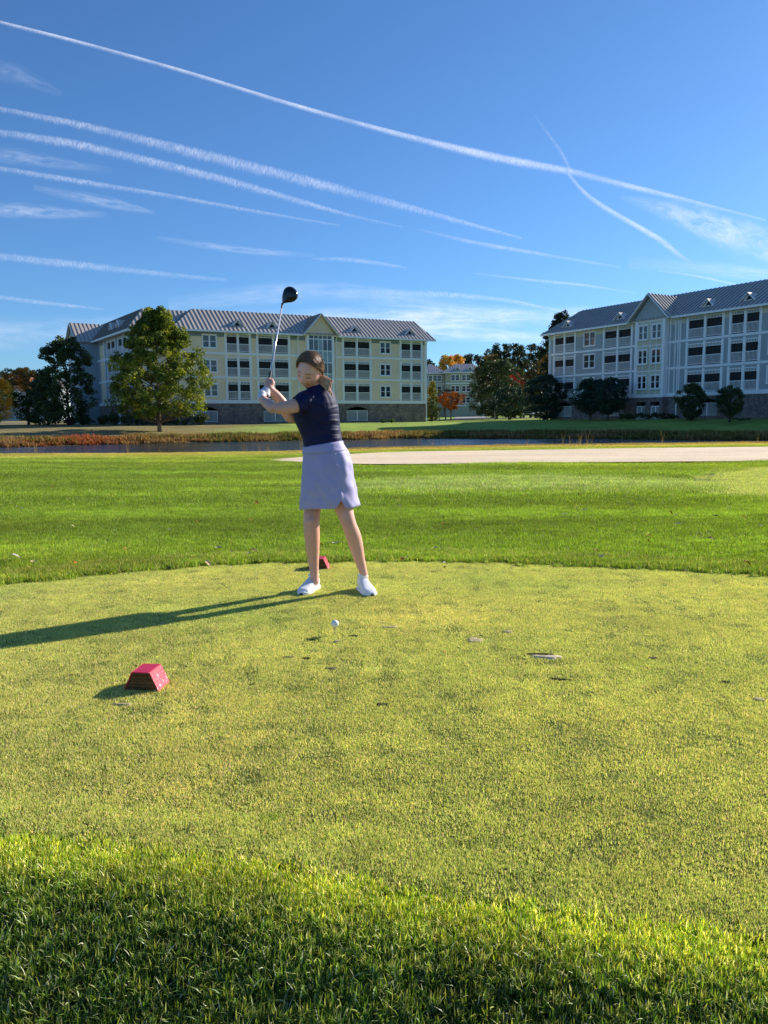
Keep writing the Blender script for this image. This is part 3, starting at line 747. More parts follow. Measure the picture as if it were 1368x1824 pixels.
# roof: main volume, wing and gable
E0, YR, YB_ = -.8, 4.2, 12.0
faces = [([(5.4, E0, EH), (42.1, E0, EH), (41.4, YR, RH), (9.2, YR, RH)], (1, 0, 0)),
         ([(5.4, E0, EH), (9.2, YR, RH), (9.2, YB_-4, RH), (5.4, YB_+1, EH)], (0, 1, 0)),
         ([(42.1, E0, EH), (42.1, YB_+1, EH), (41.4, YB_-4, RH), (41.4, YR, RH)], None),
         ([(9.2, YR, RH), (41.4, YR, RH), (41.4, YB_-4, RH), (9.2, YB_-4, RH)], None),
         ([(9.2, YB_-4, RH), (41.4, YB_-4, RH), (42.1, YB_+1, EH), (5.4, YB_+1, EH)], None)]
wx0, wy0 = .8, 1.9
faces += [([(wx0, wy0, EH), (9.0, wy0, EH), (9.0, 5.9, RH-.05), (3.45, 5.9, RH-.05)], (1, 0, 0)),
          ([(wx0-2.9, 26, EH), (wx0, wy0, EH), (3.45, 5.9, RH-.05), (1.03, 26, RH-.05)], (0, 1, 0)),
          ([(3.45, 5.9, RH-.05), (9.2, 5.9, RH-.05), (9.2, 26, RH-.05), (1.03, 26, RH-.05)], None),
          ([(9.2, 5.9, RH-.05), (12, 8, EH), (12, 26, EH), (9.2, 26, RH-.05)], None)]
roof_mesh(L, faces)
gr = [([(22.2, Y0-.5, EH-.05), (24.7, Y0-.5, 14.15), (24.7, 4.2, 14.15), (22.2, -.6, EH+.05)], (0, 1, 0)),
      ([(27.2, Y0-.5, EH-.05), (27.2, -.6, EH+.05), (24.7, 4.2, 14.15), (24.7, Y0-.5, 14.15)], (0, 1, 0))]
roof_mesh(L, gr, 'gable_roof')
rk = MB()
for q in (-1, 1): rk.bar((24.7+q*2.5, Y0-.52, EH-.12), (24.7, Y0-.52, 14.08), .08, .24, up=(0, 1, 0))
rk.box(6, 22.2, E0-.06, E0+.06, EH-.24, EH-.02); rk.box(27.2, 42.1, E0-.06, E0+.06, EH-.24, EH-.02); rk.box(wx0, 5.5, wy0-.06, wy0+.06, EH-.24, EH-.02); rk.bar((wx0, wy0, EH-.13), (wx0-2.1, 19.4, EH-.13), .12, .22)
rk.box(6, 42.0, E0+.06, .1, EH-.12, EH-.06); rk.bar((wx0+.5, wy0+.8, EH-.09), (wx0-1.6, 19.4, EH-.09), .9, .06)
rk.bar((42.1, E0, EH-.1), (41.4, YR, RH-.1), .06, .2)
rk.build('eave_trim', M['white'], L)
for s_ in (13.9, 18.45, 30.1, 38.6): dormer(L, s_, EH+SL*1.3-.1, .5, SL)
for s_ in (21.7, 27.1, 40.95): downspout(L, s_, EH-.1)
# side walls, back
sd_ = MB(); sd_.box(40.6, 40.85, .28, 12, WB, EH-.02); sd_.box(6.2, 6.4, .28, 12, WB, EH-.02); sd_.box(6.2, 40.85, 12, 12.2, WB, EH-.02); sd_.build('rear_wall', M['yellow_siding'], L)
sd_ = MB(); sd_.box(40.6, 40.85, .25, 12, GB, WB); sd_.build('side_brick_wall', M['brick'], L); sd_ = MB(); sd_.box(1.65, 6.3, 2.7, 2.95, GB, WB); sd_.box(6.2, 6.4, .25, 2.75, GB, WB); sd_.build('wing_front_brick', M['brick'], L)
# wing: front (mostly behind the tree) and left side
wall_cells(1.62, 6.3, WB, 10.72, [(3.0, 4.6, c_, d_) for c_, d_ in wz], 2.72, 2.95).build('wing_front_wall', M['yellow_siding'], L)
wall_cells(1.62, 6.3, 10.72, EH, [], 2.72, 2.95).build('wing_frieze', M['blue_frieze'], L)
for c_, d_ in wz: window(L, 3.0, 4.6, c_, d_, 2.72)
WR = -math.pi/2+.12; side = empty('side_wing', (-.44, 19.6, 0), WR); side.parent = L      # local x runs toward the front corner, local y into the building
wallm = wall_cells(0, 16.9, WB, EH-.02, [(a+.14, b_-.14, z, z+2.2) for a, b_ in ((4.9, 9.3), (10.3, 14.7)) for z in LV]).build('wing_side_wall', M['sage_siding'], side)
wall_cells(0, 16.9, GB, WB, [(5.6, 7.0, .1, 2.1), (8.6, 10.0, .1, 2.1), (12, 13.4, .1, 2.1)]).build('wing_brick_wall', M['brick'], side)
def at_side(o_, s, y, z):  pass
for a, b_ in ((4.9, 9.3), (10.3, 14.7)):
    for z in LV: 
        o_ = balcony(L, a, b_, z); o_.rotation_euler = (0, 0, WR); o_.location = (-.44+a*math.cos(WR), 19.6+a*math.sin(WR), z)
bw = MB(); bw.box(0, 16.95, -.10, .0, WB-.02, WB+.42)
for z in LV[1:]: bw.box(0, 16.9, -.05, .0, z-.30, z-.04)
for a in (3.5, 16.75): bw.box(a, a+.22, -.06, 0, WB+.42, EH)
for a in (5.6, 8.6, 12.0): bw.box(a, a+1.4, .03, .1, .1, 1.5)
bw.build('wing_trim', M['white'], side)
yw = MB(); yw.box(1.4, 3.4, -.03, .0, WB+.42, 10.7); yw.build('wing_panel', M['yellow_siding'], side)
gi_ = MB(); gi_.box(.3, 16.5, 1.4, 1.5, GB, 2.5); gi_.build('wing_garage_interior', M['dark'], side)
# projecting gable bay at the far end of the wing
by = MB(); by.box(-6.0, 0, -2.6, 3, GB, EH); by.prism([(-6.0, -2.6, EH), (0, -2.6, EH), (-3, -2.6, 14.0)], (0, 7, 0)); by.build('bay_wall', M['blue_panel'], side)
bt = MB()
for a in (-6.05, -.2): bt.box(a, a+.25, -2.66, -2.6, GB+1, EH)
for z in (WB, *LV[1:], EH): bt.box(-6, 0, -2.64, -2.6, z-.2, z)
bt.bar((-6.4, -2.9, EH-.2), (-3, -2.9, 14.15), .08, .24, up=(0, 1, 0)); bt.bar((.4, -2.9, EH-.2), (-3, -2.9, 14.15), .08, .24, up=(0, 1, 0)); bt.build('bay_trim', M['white'], side)
roof_mesh(side, [([(.5, -2.95, EH-.15), (.5, 2, EH+.0), (-3, 4.5, 14.2), (-3, -2.95, 14.2)], (0, 1, 0)), ([(-6.5, -2.95, EH-.15), (-3, -2.95, 14.2), (-3, 4.5, 14.2), (-6.5, 2, EH)], (0, 1, 0))], 'bay_roof')
for c_, d_ in wz: 
    for a in (-4.9, -2.4): window(side, a, a+1.3, c_, d_, -2.62)
# flatten: every piece of the side wing hangs directly under the building
side_mat = Matrix.Translation((-.44, 19.6, 0)) @ Matrix.Rotation(WR, 4, 'Z')
for ch in children(side):
    ch.parent = L; ch.matrix_local = side_mat @ Matrix.Translation(ch.location)
bpy.data.objects.remove(side)
# roof vents on the left slope
for y_ in (8.6, 12.0):
    o_ = dormer(L, 0, 0, 0, (RH-EH)/2.65, .8, .6); o_.rotation_euler = (0, 0, WR); o_.location = (1.7-.12*(y_-2.7), y_, EH+.95)

# ---- grey green apartment building on the right, in shade
OR_ = Vector((22.459, 106.193)); AR = math.atan2(-.858565683, .512703587)
B = empty('apartment_building', (OR_.x, OR_.y, .8), AR, 'grey green four storey apartment block in shade at the right edge, with cream gabled bay', 'building')
EH2, RH2 = 11.45, 14.75; YR2 = 4.8
LV2 = (2.95, 5.9, 8.85)
balR = [(1.06, 5.2), (9.85, 14.55), (22.1, 26.85), (27.4, 31.1), (36.2, 40.3)]
winR = [(6.6, 8.45), (31.95, 33.6)]; wz2 = [(3.65, 5.25), (6.55, 8.2), (9.35, 11.0)]
garR = [(2.0, 4.6), (10.4, 13.4), (23.8, 26.3), (32.4, 35)]
holes = [(a+.14, b_-.14, z, z+2.25) for a, b_ in balR for z in LV2]+[(a, b_, c_, d_) for a, b_ in winR for c_, d_ in wz2]
gh_ = [(a, b_, .35, 2.25) for a, b_ in garR]
SE = 44.0
for (s0, s1) in ((.5, 15.5), (19.7, SE)):
    wall_cells(s0, s1, GB, WB, gh_).build('brick_wall', M['brick'], B)
    wall_cells(s0, s1, WB, 10.6, holes, .02).build('siding_wall', M['sage_siding'], B)
    wall_cells(s0, s1, 10.6, EH2-.02, holes, .02).build('frieze_wall', M['cream_frieze'], B)
bd = MB()
for (s0, s1) in ((.45, 15.5), (19.7, SE)):
    bd.box(s0, s1, -.10, .02, WB-.05, WB+.38)
    for z in LV2[1:]: bd.box(s0, s1, -.05, .02, z-.30, z-.04)
for x in (.45, 19.9, 20.6, 21.25, SE-.2): bd.box(x, x+.14, -.06, .02, WB+.38, EH2)
bd.build('trim_band', M['white'], B)
for a, b_ in balR:
    for z in LV2: balcony(B, a, b_, z, 2.25)
for a, b_ in winR:
    for c_, d_ in wz2: window(B, a, b_, c_, d_)
for a, b_ in garR: garage_opening(B, a, b_, .35, 2.25)
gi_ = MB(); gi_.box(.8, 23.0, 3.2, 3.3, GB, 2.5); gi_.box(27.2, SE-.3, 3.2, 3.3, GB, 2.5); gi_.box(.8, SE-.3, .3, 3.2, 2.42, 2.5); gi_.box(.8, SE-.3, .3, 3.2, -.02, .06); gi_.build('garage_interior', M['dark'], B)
Y0 = -.7; cb = MB(); cb.box(15.8, 19.4, Y0+.1, .3, WB, EH2); cb.build('bay_wall', M['cream'], B)
fr_ = MB()
for a, b_ in ((15.45, 15.85), (19.35, 19.75)): fr_.box(a, b_, Y0, .3, WB, EH2+.05)
for x in (16.7-.06, 17.63, 18.55): fr_.box(x-.03, x+.03, Y0+.06, Y0+.1, WB, EH2)
for z in (WB+.1, 5.5, 8.4, 11.2): fr_.box(15.85, 19.35, Y0+.05, Y0+.1, z, z+.12)
fr_.box(15.35, 19.85, Y0-.06, .02, WB-.08, WB+.25)
fr_.build('bay_trim', M['white'], B)
for c_, d_ in wz2:
    for a in (16.05, 17.98): window(B, a, a+1.22, c_-.1, d_-.22, Y0-.01)
wall_cells(15.45, 19.75, GB, WB-.1, [(15.9, 17.3, .0, 2.0), (17.95, 19.3, .0, 2.0)], Y0, .3).build('bay_base', M['brick'], B)
dr = MB()
for a, b_ in ((15.9, 17.3), (17.95, 19.3)):
    dr.box(a, b_, Y0+.2, Y0+.26, 1.45, 1.55); dr.box(a, a+.1, Y0+.2, Y0+.26, 0, 1.5); dr.box(b_-.1, b_, Y0+.2, Y0+.26, 0, 1.5); dr.box((a+b_)/2-.04, (a+b_)/2+.04, Y0+.2, Y0+.26, 0, 1.5)
    for i in range(8): x = a+.1+(i+.5)*(b_-a-.2)/8; dr.box(x-.02, x+.02, Y0+.21, Y0+.25, 0, 1.45)
dr.build('entrance_gate', M['white'], B)
gb = MB(); gb.prism([(15.2, Y0, EH2), (20.0, Y0, EH2), (17.6, Y0, 14.15)], (0, .15, 0)); gb.build('gable_wall', M['sage_siding'], B)
SL2 = (RH2-EH2)/(YR2+.8)
faces = [([(-.7, -.8, EH2), (SE+1, -.8, EH2), (SE+1, YR2, RH2), (1.2, YR2, RH2)], (1, 0, 0)),
         ([(-.7, -.8, EH2), (1.2, YR2, RH2), (1.2, 9, RH2), (-.7, 13, EH2)], (0, 1, 0)),
         ([(1.2, YR2, RH2), (SE+1, YR2, RH2), (SE+1, 9, RH2), (1.2, 9, RH2)], None),
         ([(1.2, 9, RH2), (SE+1, 9, RH2), (SE+1, 13, EH2), (-.7, 13, EH2)], None)]
roof_mesh(B, faces)
roof_mesh(B, [([(14.6, Y0-.5, EH2-.1), (17.6, Y0-.5, 14.35), (17.6, 5.4, 14.35), (14.6, -.6, EH2+.05)], (0, 1, 0)),
              ([(20.6, Y0-.5, EH2-.1), (20.6, -.6, EH2+.05), (17.6, 5.4, 14.35), (17.6, Y0-.5, 14.35)], (0, 1, 0))], 'gable_roof')
rk = MB()
for q in (-1, 1): rk.bar((17.6+q*3.0, Y0-.52, EH2-.18), (17.6, Y0-.52, 14.27), .08, .24, up=(0, 1, 0))
rk.box(-.7, 14.6, -.86, -.74, EH2-.24, EH2-.02); rk.box(20.6, SE+1, -.86, -.74, EH2-.24, EH2-.02); rk.box(-.5, SE, -.74, .1, EH2-.12, EH2-.06)
rk.build('eave_trim', M['white'], B)
for s_ in (3.2, 12.05, 24.4, 29.2): dormer(B, s_, EH2+SL2*1.3-.06, .5, SL2, .75, .75)
for s_ in (.35, 21.15): downspout(B, s_, EH2-.1)
ch = MB(); ch.box(31.5, 33.8, 5.2, 6.4, RH2-.1, RH2+.55); ch.build('roof_curb', M['roof_seam'], B)
sd_ = MB(); sd_.box(.5, .75, .28, 13, WB, EH2-.02); sd_.box(SE-.2, SE, .28, 13, WB, EH2-.02); sd_.box(.5, 23.8, 12.8, 13, GB, EH2-.02); sd_.box(26.4, SE, 12.8, 13, GB, EH2-.02); sd_.box(23.8, 26.4, 12.8, 13, 2.4, EH2-.02); sd_.build('rear_wall', M['sage_siding'], B)
sd_ = MB(); sd_.box(.5, .75, .25, 13, GB, WB); sd_.build('side_brick_wall', M['brick'], B)

# ---- far buildings
def far_building(loc, rz, s_len, levels, label, wins, setb=None, ridge=15.7, eave=13.2, wall='far_siding'):
    o = empty('far_apartment_building', loc, rz, label, 'building')
    zb = loc[2]; e = eave-zb; r_ = ridge-zb
    hl = [(a, a+2.2, c_, c_+1.5) for a in wins for c_ in levels]
    wall_cells(0, s_len, -1, e, hl).build('wall', M[wall], o)
    mb = MB(); mb.box(0, .2, .25, 12, -1, e); mb.box(s_len-.2, s_len, .25, 12, -1, e); mb.box(0, s_len, 12, 12.2, -1, e); mb.build('rear_wall', M[wall], o)
    for (a, b_, c_, d_) in hl:
        f_ = window(o, a, b_, c_, d_)
    tb = MB()
    for z in levels: tb.box(-.02, s_len+.02, -.06, .0, z-.85, z-.6)
    tb.box(-.8, s_len+.8, -.86, -.75, e-.25, e-.02); tb.build('trim_band', M['white'], o)
    roof_mesh(o, [([(-.8, -.8, e), (s_len+.8, -.8, e), (s_len-3, 5, r_), (3, 5, r_)], (1, 0, 0)), ([(-.8, -.8, e), (3, 5, r_), (3, 8, r_), (-.8, 13, e)], (0, 1, 0)), ([(s_len+.8, -.8, e), (s_len+.8, 13, e), (s_len-3, 8, r_), (s_len-3, 5, r_)], (0, 1, 0)),
                  ([(3, 5, r_), (s_len-3, 5, r_), (s_len-3, 8, r_), (3, 8, r_)], None)])
    return o
fb = far_building((16.7, 208, 1.6), 0, 10.6, (3.5, 6.5, 9.4), 'distant yellow apartment block with blue grey roof seen between the two large blocks', (1.5, 4.4, 8.0))
for s_ in (3.2, 6.6): dormer(fb, s_, 12.2, .6, .43, .9, .9)
far_building((7.0, 211, 1.6), 0, 9.6, (3.5, 6.5, 9.4), 'set back left part of the distant yellow block, beside the large pale yellow building', (4.2, 6.6))
far_building((-108, 205, .9), .12, 22, (3.5, 6.5), 'low distant apartment block with blue grey roof at the left edge behind the orange tree', (1.5, 5.5, 9.5, 13.2, 16.8), ridge=13.6, eave=10.4, wall='sage_siding')
# ------------------------------------------------------------------ trees and shrubs
def leafmesh(name, centers, rad, n_per, size, cols, mat, flat=.8, aspect=.6):
    nc = len(centers); n = nc*n_per; ci = np.repeat(np.arange(nc), n_per)
    d = rng.normal(0, 1, (n, 3)); d /= np.linalg.norm(d, axis=1)[:, None]
    r_ = rad[ci]*rng.uniform(0, 1, n)**.45; p = centers[ci]+d*r_[:, None]*np.array((1, 1, flat))
    nrm = rng.normal(0, 1, (n, 3))+np.array((0, 0, .6))+d*.5; nrm /= np.linalg.norm(nrm, axis=1)[:, None]
    a = np.cross(nrm, rng.normal(0, 1, (n, 3))); a /= np.linalg.norm(a, axis=1)[:, None]+1e-9; b_ = np.cross(nrm, a)
    sz = size*rng.uniform(.6, 1.35, n)[:, None]
    V = np.stack([p-a*sz*.5, p+b_*sz*aspect*.5+nrm*sz*.08, p+a*sz*.5, p-b_*sz*aspect*.5+nrm*sz*.08], 1).reshape(-1, 3)
    F_ = np.arange(n*4).reshape(-1, 4)
    cols = np.array(cols); cw = cols[:, 3]/cols[:, 3].sum()
    cc = cols[rng.choice(len(cols), nc, p=cw), :3]; lc = cols[rng.choice(len(cols), n, p=cw), :3]
    c = (cc[ci]*.65+lc*.35)*rng.uniform(.75, 1.25, (n, 1))
    return npmesh(name, V, F_, mat, np.repeat(c, 4, 0))
PROF = {
 'oval': lambda t_: np.sqrt(np.clip(1-(2*t_-.85)**2/1.45, 0, 1)),
 'pear': lambda t_: np.clip(np.minimum(.50+3.2*t_, 1.12-.95*t_**1.6), .05, 1),
 'cone': lambda t_: np.clip(1.05*(1-t_)**.8, .06, 1)*np.clip(.5+5*t_, 0, 1),
 'round': lambda t_: np.sqrt(np.clip(1-(2*t_-1)**2, 0, 1))*.98+.03,
 'pine': lambda t_: np.clip(.5+.6*np.sin(t_*3.0), .2, 1),
 'vase': lambda t_: np.clip(.25+1.3*t_, 0, 1)*np.sqrt(np.clip(1-np.clip((t_-.62)/.4, 0, 1)**2, 0, 1)),
}
def crown_tree(name, label, x, y, H, W, clear, cols, nclu=120, nleaf=60, leaf=.2, prof='oval', tr=.2, stems=1, mat=None, bark='bark', group=None, cat='tree', crad=(.35, .7), top_cols=None, hollow=.35, base_z=None):
    z0 = float(gh(x, y)) if base_z is None else base_z
    root = empty(name, (x, y, z0), rng.uniform(0, 6), label, cat, group)
    t_ = rng.uniform(0, 1, nclu)**.9; pf = PROF[prof](t_); an = rng.uniform(0, 2*math.pi, nclu)
    lob = 1+.16*np.sin(an*3+rng.uniform(0, 6))+.12*np.sin(an*5+t_*9); rr = W/2*pf*lob*(hollow+(1-hollow)*np.sqrt(rng.uniform(0, 1, nclu)))
    cen = np.stack([rr*np.cos(an), rr*np.sin(an), clear+t_*(H-clear)*rng.uniform(.96, 1.02, nclu)], 1)
    cr = rng.uniform(crad[0], crad[1], nclu)*(1-.3*t_)
    cen[:, 2] -= cr*.35*(t_ > .85)
    mb = MB(); tops = []
    for s_ in range(stems):
        ox, oy = (rng.normal(0, W*.10), rng.normal(0, W*.10)) if stems > 1 else (0, 0)
        n_ = 7; pts = [Vector((ox*(k/n_)*1.6+rng.normal(0, .04)*(k > 0)+ (ox*.15 if stems > 1 else 0), oy*(k/n_)*1.6+rng.normal(0, .04)*(k > 0), -.15+(H*.93+.15)*k/n_)) for k in range(n_+1)]
        rad = [tr*(1.25 if k == 0 else 1)*(1-k/n_)**.8+.012 for k in range(n_+1)]
        mb.tube(pts, rad, 9); tops.append(pts)
    nb = min(nclu, 70 if nclu > 100 else 34)
    for k in rng.choice(nclu, nb, replace=False):
        c_ = Vector(cen[k]); pts = tops[rng.integers(0, stems)]
        hz = max(clear*.55, c_.z-.62*math.hypot(c_.x, c_.y)-.3); f_ = min(.97, (hz+.15)/(H*.93+.15)); q = f_*7; i = min(6, int(q)); st = pts[i].lerp(pts[i+1], q-i)
        mid = st.lerp(c_, .5)+Vector((0, 0, -.06*(c_-st).length)); br = max(.018, tr*.38*(1-f_)+.01)
        mb.tube([st, mid, c_], [br, br*.6, br*.25], 5)
    mb.build('trunk', M[bark], root, smooth=True)
    cc = cols
    if top_cols is not None:
        lo = leafmesh('crown', cen[t_ <= .62], cr[t_ <= .62], nleaf, leaf, cols, mat or LEAFM); link('crown', lo, root)
        hi = leafmesh('crown', cen[t_ > .62], cr[t_ > .62], nleaf, leaf, top_cols, mat or LEAFM); link('crown', hi, root)
    else: link('crown', leafmesh('crown', cen, cr, nleaf, leaf, cc, mat or LEAFM), root)
    return root
def ptree(name, label, u, Y, vtop, wpx, **kw):
    p = at(u, 745, Y); top = at(u, vtop, Y); z0 = float(gh(p.x, Y)); H = top.z-z0; W = wpx*Y/FPX
    clear = kw.pop('clear', .16)*H
    return crown_tree(name, label, p.x, Y, H, W, clear, **kw)
c_pear = [(.24, .27, .03, 4), (.14, .19, .03, 4), (.38, .36, .04, 2.2), (.08, .12, .03, 3)]
c_dark = [(.045, .075, .028, 4), (.06, .095, .035, 3), (.11, .14, .04, 1.4)]
c_teal = [(.035, .075, .05, 4), (.05, .09, .055, 3), (.028, .05, .035, 2)]
c_orange = [(.62, .18, .03, 4), (.70, .27, .05, 3), (.5, .11, .02, 2)]
c_yel = [(.95, .55, .06, 4), (.88, .40, .04, 3), (.42, .34, .05, 2)]
c_red = [(.75, .07, .04, 4), (.8, .13, .05, 2), (.5, .04, .02, 2)]
c_brown = [(.20, .12, .05, 4), (.15, .11, .05, 3), (.26, .14, .05, 2)]
c_pine = [(.020, .036, .018, 4), (.032, .05, .022, 3), (.045, .055, .02, 1)]
ptree('shade_tree', 'tall yellow green tree on the lawn in front of the pale yellow block', 284, 79, 551, 172, cols=c_pear, clear=.13, nclu=420, nleaf=110, leaf=.25, prof='pear', tr=.20, crad=(.45, .85), hollow=.3)
ptree('shade_tree', 'dark green leafy tree standing before the left corner of the pale yellow block', 122, 95, 601, 88, cols=c_dark+[(.12, .16, .04, 1.5)], clear=.04, nclu=230, nleaf=75, leaf=.27, prof='oval', tr=.18, mat=DARKLEAF, bark='bark_dark', crad=(.5, .9))
ptree('maple_tree', 'dark tree with an orange tinted top, left of the dark green tree', 50, 108, 656, 82, cols=c_dark, top_cols=c_brown+[(.85, .38, .06, 14)], clear=.1, nclu=190, nleaf=75, leaf=.28, prof='round', tr=.16, bark='bark_dark', crad=(.5, .9))  # autumn orange top, its colour brightened further for the sun on it
ptree('maple_tree', 'golden orange tree cut by the left edge of the picture', -4, 88, 668, 56, cols=c_yel, clear=.12, nclu=110, nleaf=60, leaf=.2, prof='round', tr=.12)
ptree('young_tree', 'slim dark tree between the orange topped tree and the dark green tree', 84, 100, 668, 56, cols=c_dark, clear=.02, nclu=130, nleaf=60, leaf=.24, prof='oval', tr=.1, mat=DARKLEAF, bark='bark_dark')
ptree('young_tree', 'yellow green slender tree at the right corner of the pale yellow block', 770, 119, 676, 30, cols=[(.20, .20, .03, 4), (.11, .14, .03, 3), (.28, .22, .03, 1)], clear=.05, nclu=80, nleaf=60, leaf=.22, prof='cone', tr=.1)
ptree('evergreen_shrub', 'dark upright evergreen shrub at the foot of the slender yellow green tree', 768, 116, 712, 18, cols=c_dark, clear=.02, nclu=36, nleaf=60, leaf=.18, prof='oval', tr=.06, mat=DARKLEAF, cat='shrub', bark='bark_dark')
ptree('ornamental_tree', 'small bright orange spreading tree beside the road', 803, 124, 699, 56, cols=c_orange, clear=.42, nclu=80, nleaf=60, leaf=.2, prof='vase', tr=.13, crad=(.3, .55))
ptree('ornamental_tree', 'thin brownish tree just behind the small orange tree', 793, 134, 690, 36, cols=c_brown, clear=.3, nclu=36, nleaf=40, leaf=.2, prof='vase', tr=.1, crad=(.3, .55))
ptree('shade_tree', 'broad dark green tree at the centre of the gap between the blocks', 884, 128, 642, 92, cols=c_dark, clear=.08, nclu=300, nleaf=70, leaf=.28, prof='oval', tr=.22, mat=DARKLEAF, bark='bark_dark', crad=(.6, 1.0))
ptree('shade_tree', 'tree with russet and yellow top behind the broad dark green tree', 878, 143, 632, 64, cols=c_brown+[(.10, .12, .03, 3)], clear=.2, nclu=110, nleaf=60, leaf=.3, prof='round', tr=.2, bark='bark_dark', crad=(.6, 1.0))
ptree('multi_stem_tree', 'low dark multi stemmed tree in front of the broad dark tree', 906, 113, 690, 72, cols=c_teal, clear=.12, nclu=160, nleaf=60, leaf=.24, prof='round', tr=.09, stems=3, mat=DARKLEAF, bark='bark_dark')
ptree('multi_stem_tree', 'dark blue green bushy tree at the left corner of the shaded block', 972, 105, 668, 84, cols=c_teal, clear=.04, nclu=240, nleaf=65, leaf=.24, prof='round', tr=.1, stems=2, mat=DARKLEAF, bark='bark_dark')
ptree('maple_tree', 'scarlet maple glowing between the dark trees', 918, 140, 665, 34, cols=c_red, clear=.3, nclu=70, nleaf=60, leaf=.24, prof='round', tr=.14)
ptree('maple_tree', 'tall orange and yellow tree beside the left end of the shaded block', 975, 150, 630, 44, cols=[(.55, .27, .05, 4), (.65, .36, .06, 3), (.20, .15, .05, 2)], clear=.2, nclu=110, nleaf=60, leaf=.28, prof='oval', tr=.2)
ptree('shade_tree', 'olive brown tree between the scarlet maple and the orange tree', 946, 146, 658, 42, cols=c_brown+[(.12, .13, .04, 4)], clear=.15, nclu=90, nleaf=60, leaf=.28, prof='round', tr=.18)
ptree('multi_stem_tree', 'open two stemmed tree on the shaded lawn before the grey green block', 1052, 94, 675, 60, cols=c_teal, clear=.2, nclu=130, nleaf=65, leaf=.22, prof='round', tr=.09, stems=2, mat=DARKLEAF, bark='bark')
ptree('multi_stem_tree', 'taller leafy tree touching the two stemmed tree on its right', 1082, 92, 673, 66, cols=c_teal, clear=.2, nclu=140, nleaf=65, leaf=.22, prof='round', tr=.09, stems=2, mat=DARKLEAF, bark='bark')
ptree('evergreen_tree', 'left of the two rounded dark evergreens before the shaded block', 1232, 82, 683, 48, cols=c_dark, clear=.08, nclu=110, nleaf=80, leaf=.16, prof='round', tr=.1, mat=DARKLEAF, bark='bark_dark', crad=(.3, .5), group='rounded evergreens before the shaded block')
ptree('evergreen_tree', 'right of the two rounded dark evergreens, with a bare stem, before the shaded block', 1300, 77, 688, 42, cols=c_dark, clear=.2, nclu=100, nleaf=80, leaf=.15, prof='round', tr=.1, mat=DARKLEAF, bark='bark_dark', crad=(.3, .45), group='rounded evergreens before the shaded block')
# pines and autumn trees far behind
ptree('pine_tree', 'tall dark pine rising behind the left end of the shaded block', 1002, 150, 556, 74, cols=c_pine, clear=.12, nclu=330, nleaf=80, leaf=.36, prof='oval', tr=.3, mat=DARKLEAF, bark='bark_dark', crad=(.7, 1.3))
ptree('pine_tree', 'narrower dark pine just left of the tallest one', 982, 160, 592, 40, cols=c_pine, clear=.2, nclu=90, nleaf=60, leaf=.35, prof='pine', tr=.25, mat=DARKLEAF, bark='bark_dark', crad=(.7, 1.2))
for i, (u_, v_, w_, Y_, cc_, lb) in enumerate([
    (766, 638, 22, 240, c_pine, 'small pale tree on the skyline just right of the pale yellow block'),
    (796, 631, 26, 235, c_yel, 'left of the two yellow trees above the distant block roof'),
    (815, 628, 28, 238, c_yel, 'right of the two yellow trees above the distant block roof'),
    (828, 632, 26, 250, [(.07, .08, .03, 1)], 'olive tree on the skyline right of the yellow trees'),
    (843, 629, 28, 245, c_pine, 'dark tree on the skyline above the right end of the distant block'),
    (860, 634, 30, 240, c_pine, 'low dark pine at the left end of the wood'),
    (876, 624, 30, 236, c_pine, 'second pine from the left end of the wood'),
    (890, 612, 24, 232, c_pine, 'pine with a separate tuft top in the wood'),
    (906, 612, 30, 238, c_pine, 'pine right of the tufted pine in the wood'),
    (920, 610, 32, 230, c_pine, 'highest pine in the middle of the wood'),
    (938, 612, 34, 240, c_pine, 'broad pine right of the highest pine in the wood'),
    (956, 613, 32, 234, c_pine, 'pine at the right of the wood, left of the orange tree'),
    (972, 616, 34, 242, c_pine, 'pine above the tall orange tree at the right end of the wood'),
    (900, 640, 70, 215, c_pine+[(.07, .05, .025, 2)], 'lower brownish green tree in front of the wood'),
    (940, 640, 70, 212, c_pine+[(.08, .06, .03, 2)], 'lower dark tree before the wood, behind the olive brown tree'),
    (2, 660, 40, 250, c_pine, 'dark pine on the skyline at the left edge'),
    (20, 656, 44, 255, c_pine, 'dark pine top above the low distant block roof'),
    (60, 664, 60, 262, c_pine, 'skyline tree behind the orange topped tree at the left'),
    (115, 668, 70, 262, c_pine, 'skyline tree mostly hidden by the dark green tree')]):
    ptree('pine_tree' if cc_ is c_pine else 'background_tree', lb, u_, Y_, v_, w_*1.25, cols=cc_, clear=.12, nclu=80, nleaf=55, leaf=.55, prof='pine' if cc_ is c_pine else 'oval', tr=.25, mat=DARKLEAF, bark='bark_dark', crad=(.9, 1.7), group='trees on the skyline')
# tree belt closing the horizon, out of which no single tree can be told
cen = []
for a in np.arange(-75, 76, .55):
    if abs(a) < 60:
        rr = 420+30*math.sin(a*.5)
        for k in range(7): cen.append((math.sin(R(a))*rr+rng.normal(0, 4), math.cos(R(a))*rr+rng.normal(0, 6), 1+rng.uniform(0, 1)*(8.0+1.4*math.sin(a*1.3)+1.0*math.sin(a*3.1))))
cen = np.array(cen); tag(link('distant_wood', leafmesh('distant_wood', cen, np.full(len(cen), 2.6), 45, 1.3, c_pine+[(.09, .06, .03, .6)], DARKLEAF)), 'low belt of distant woodland closing the horizon', 'woodland', kind='stuff')

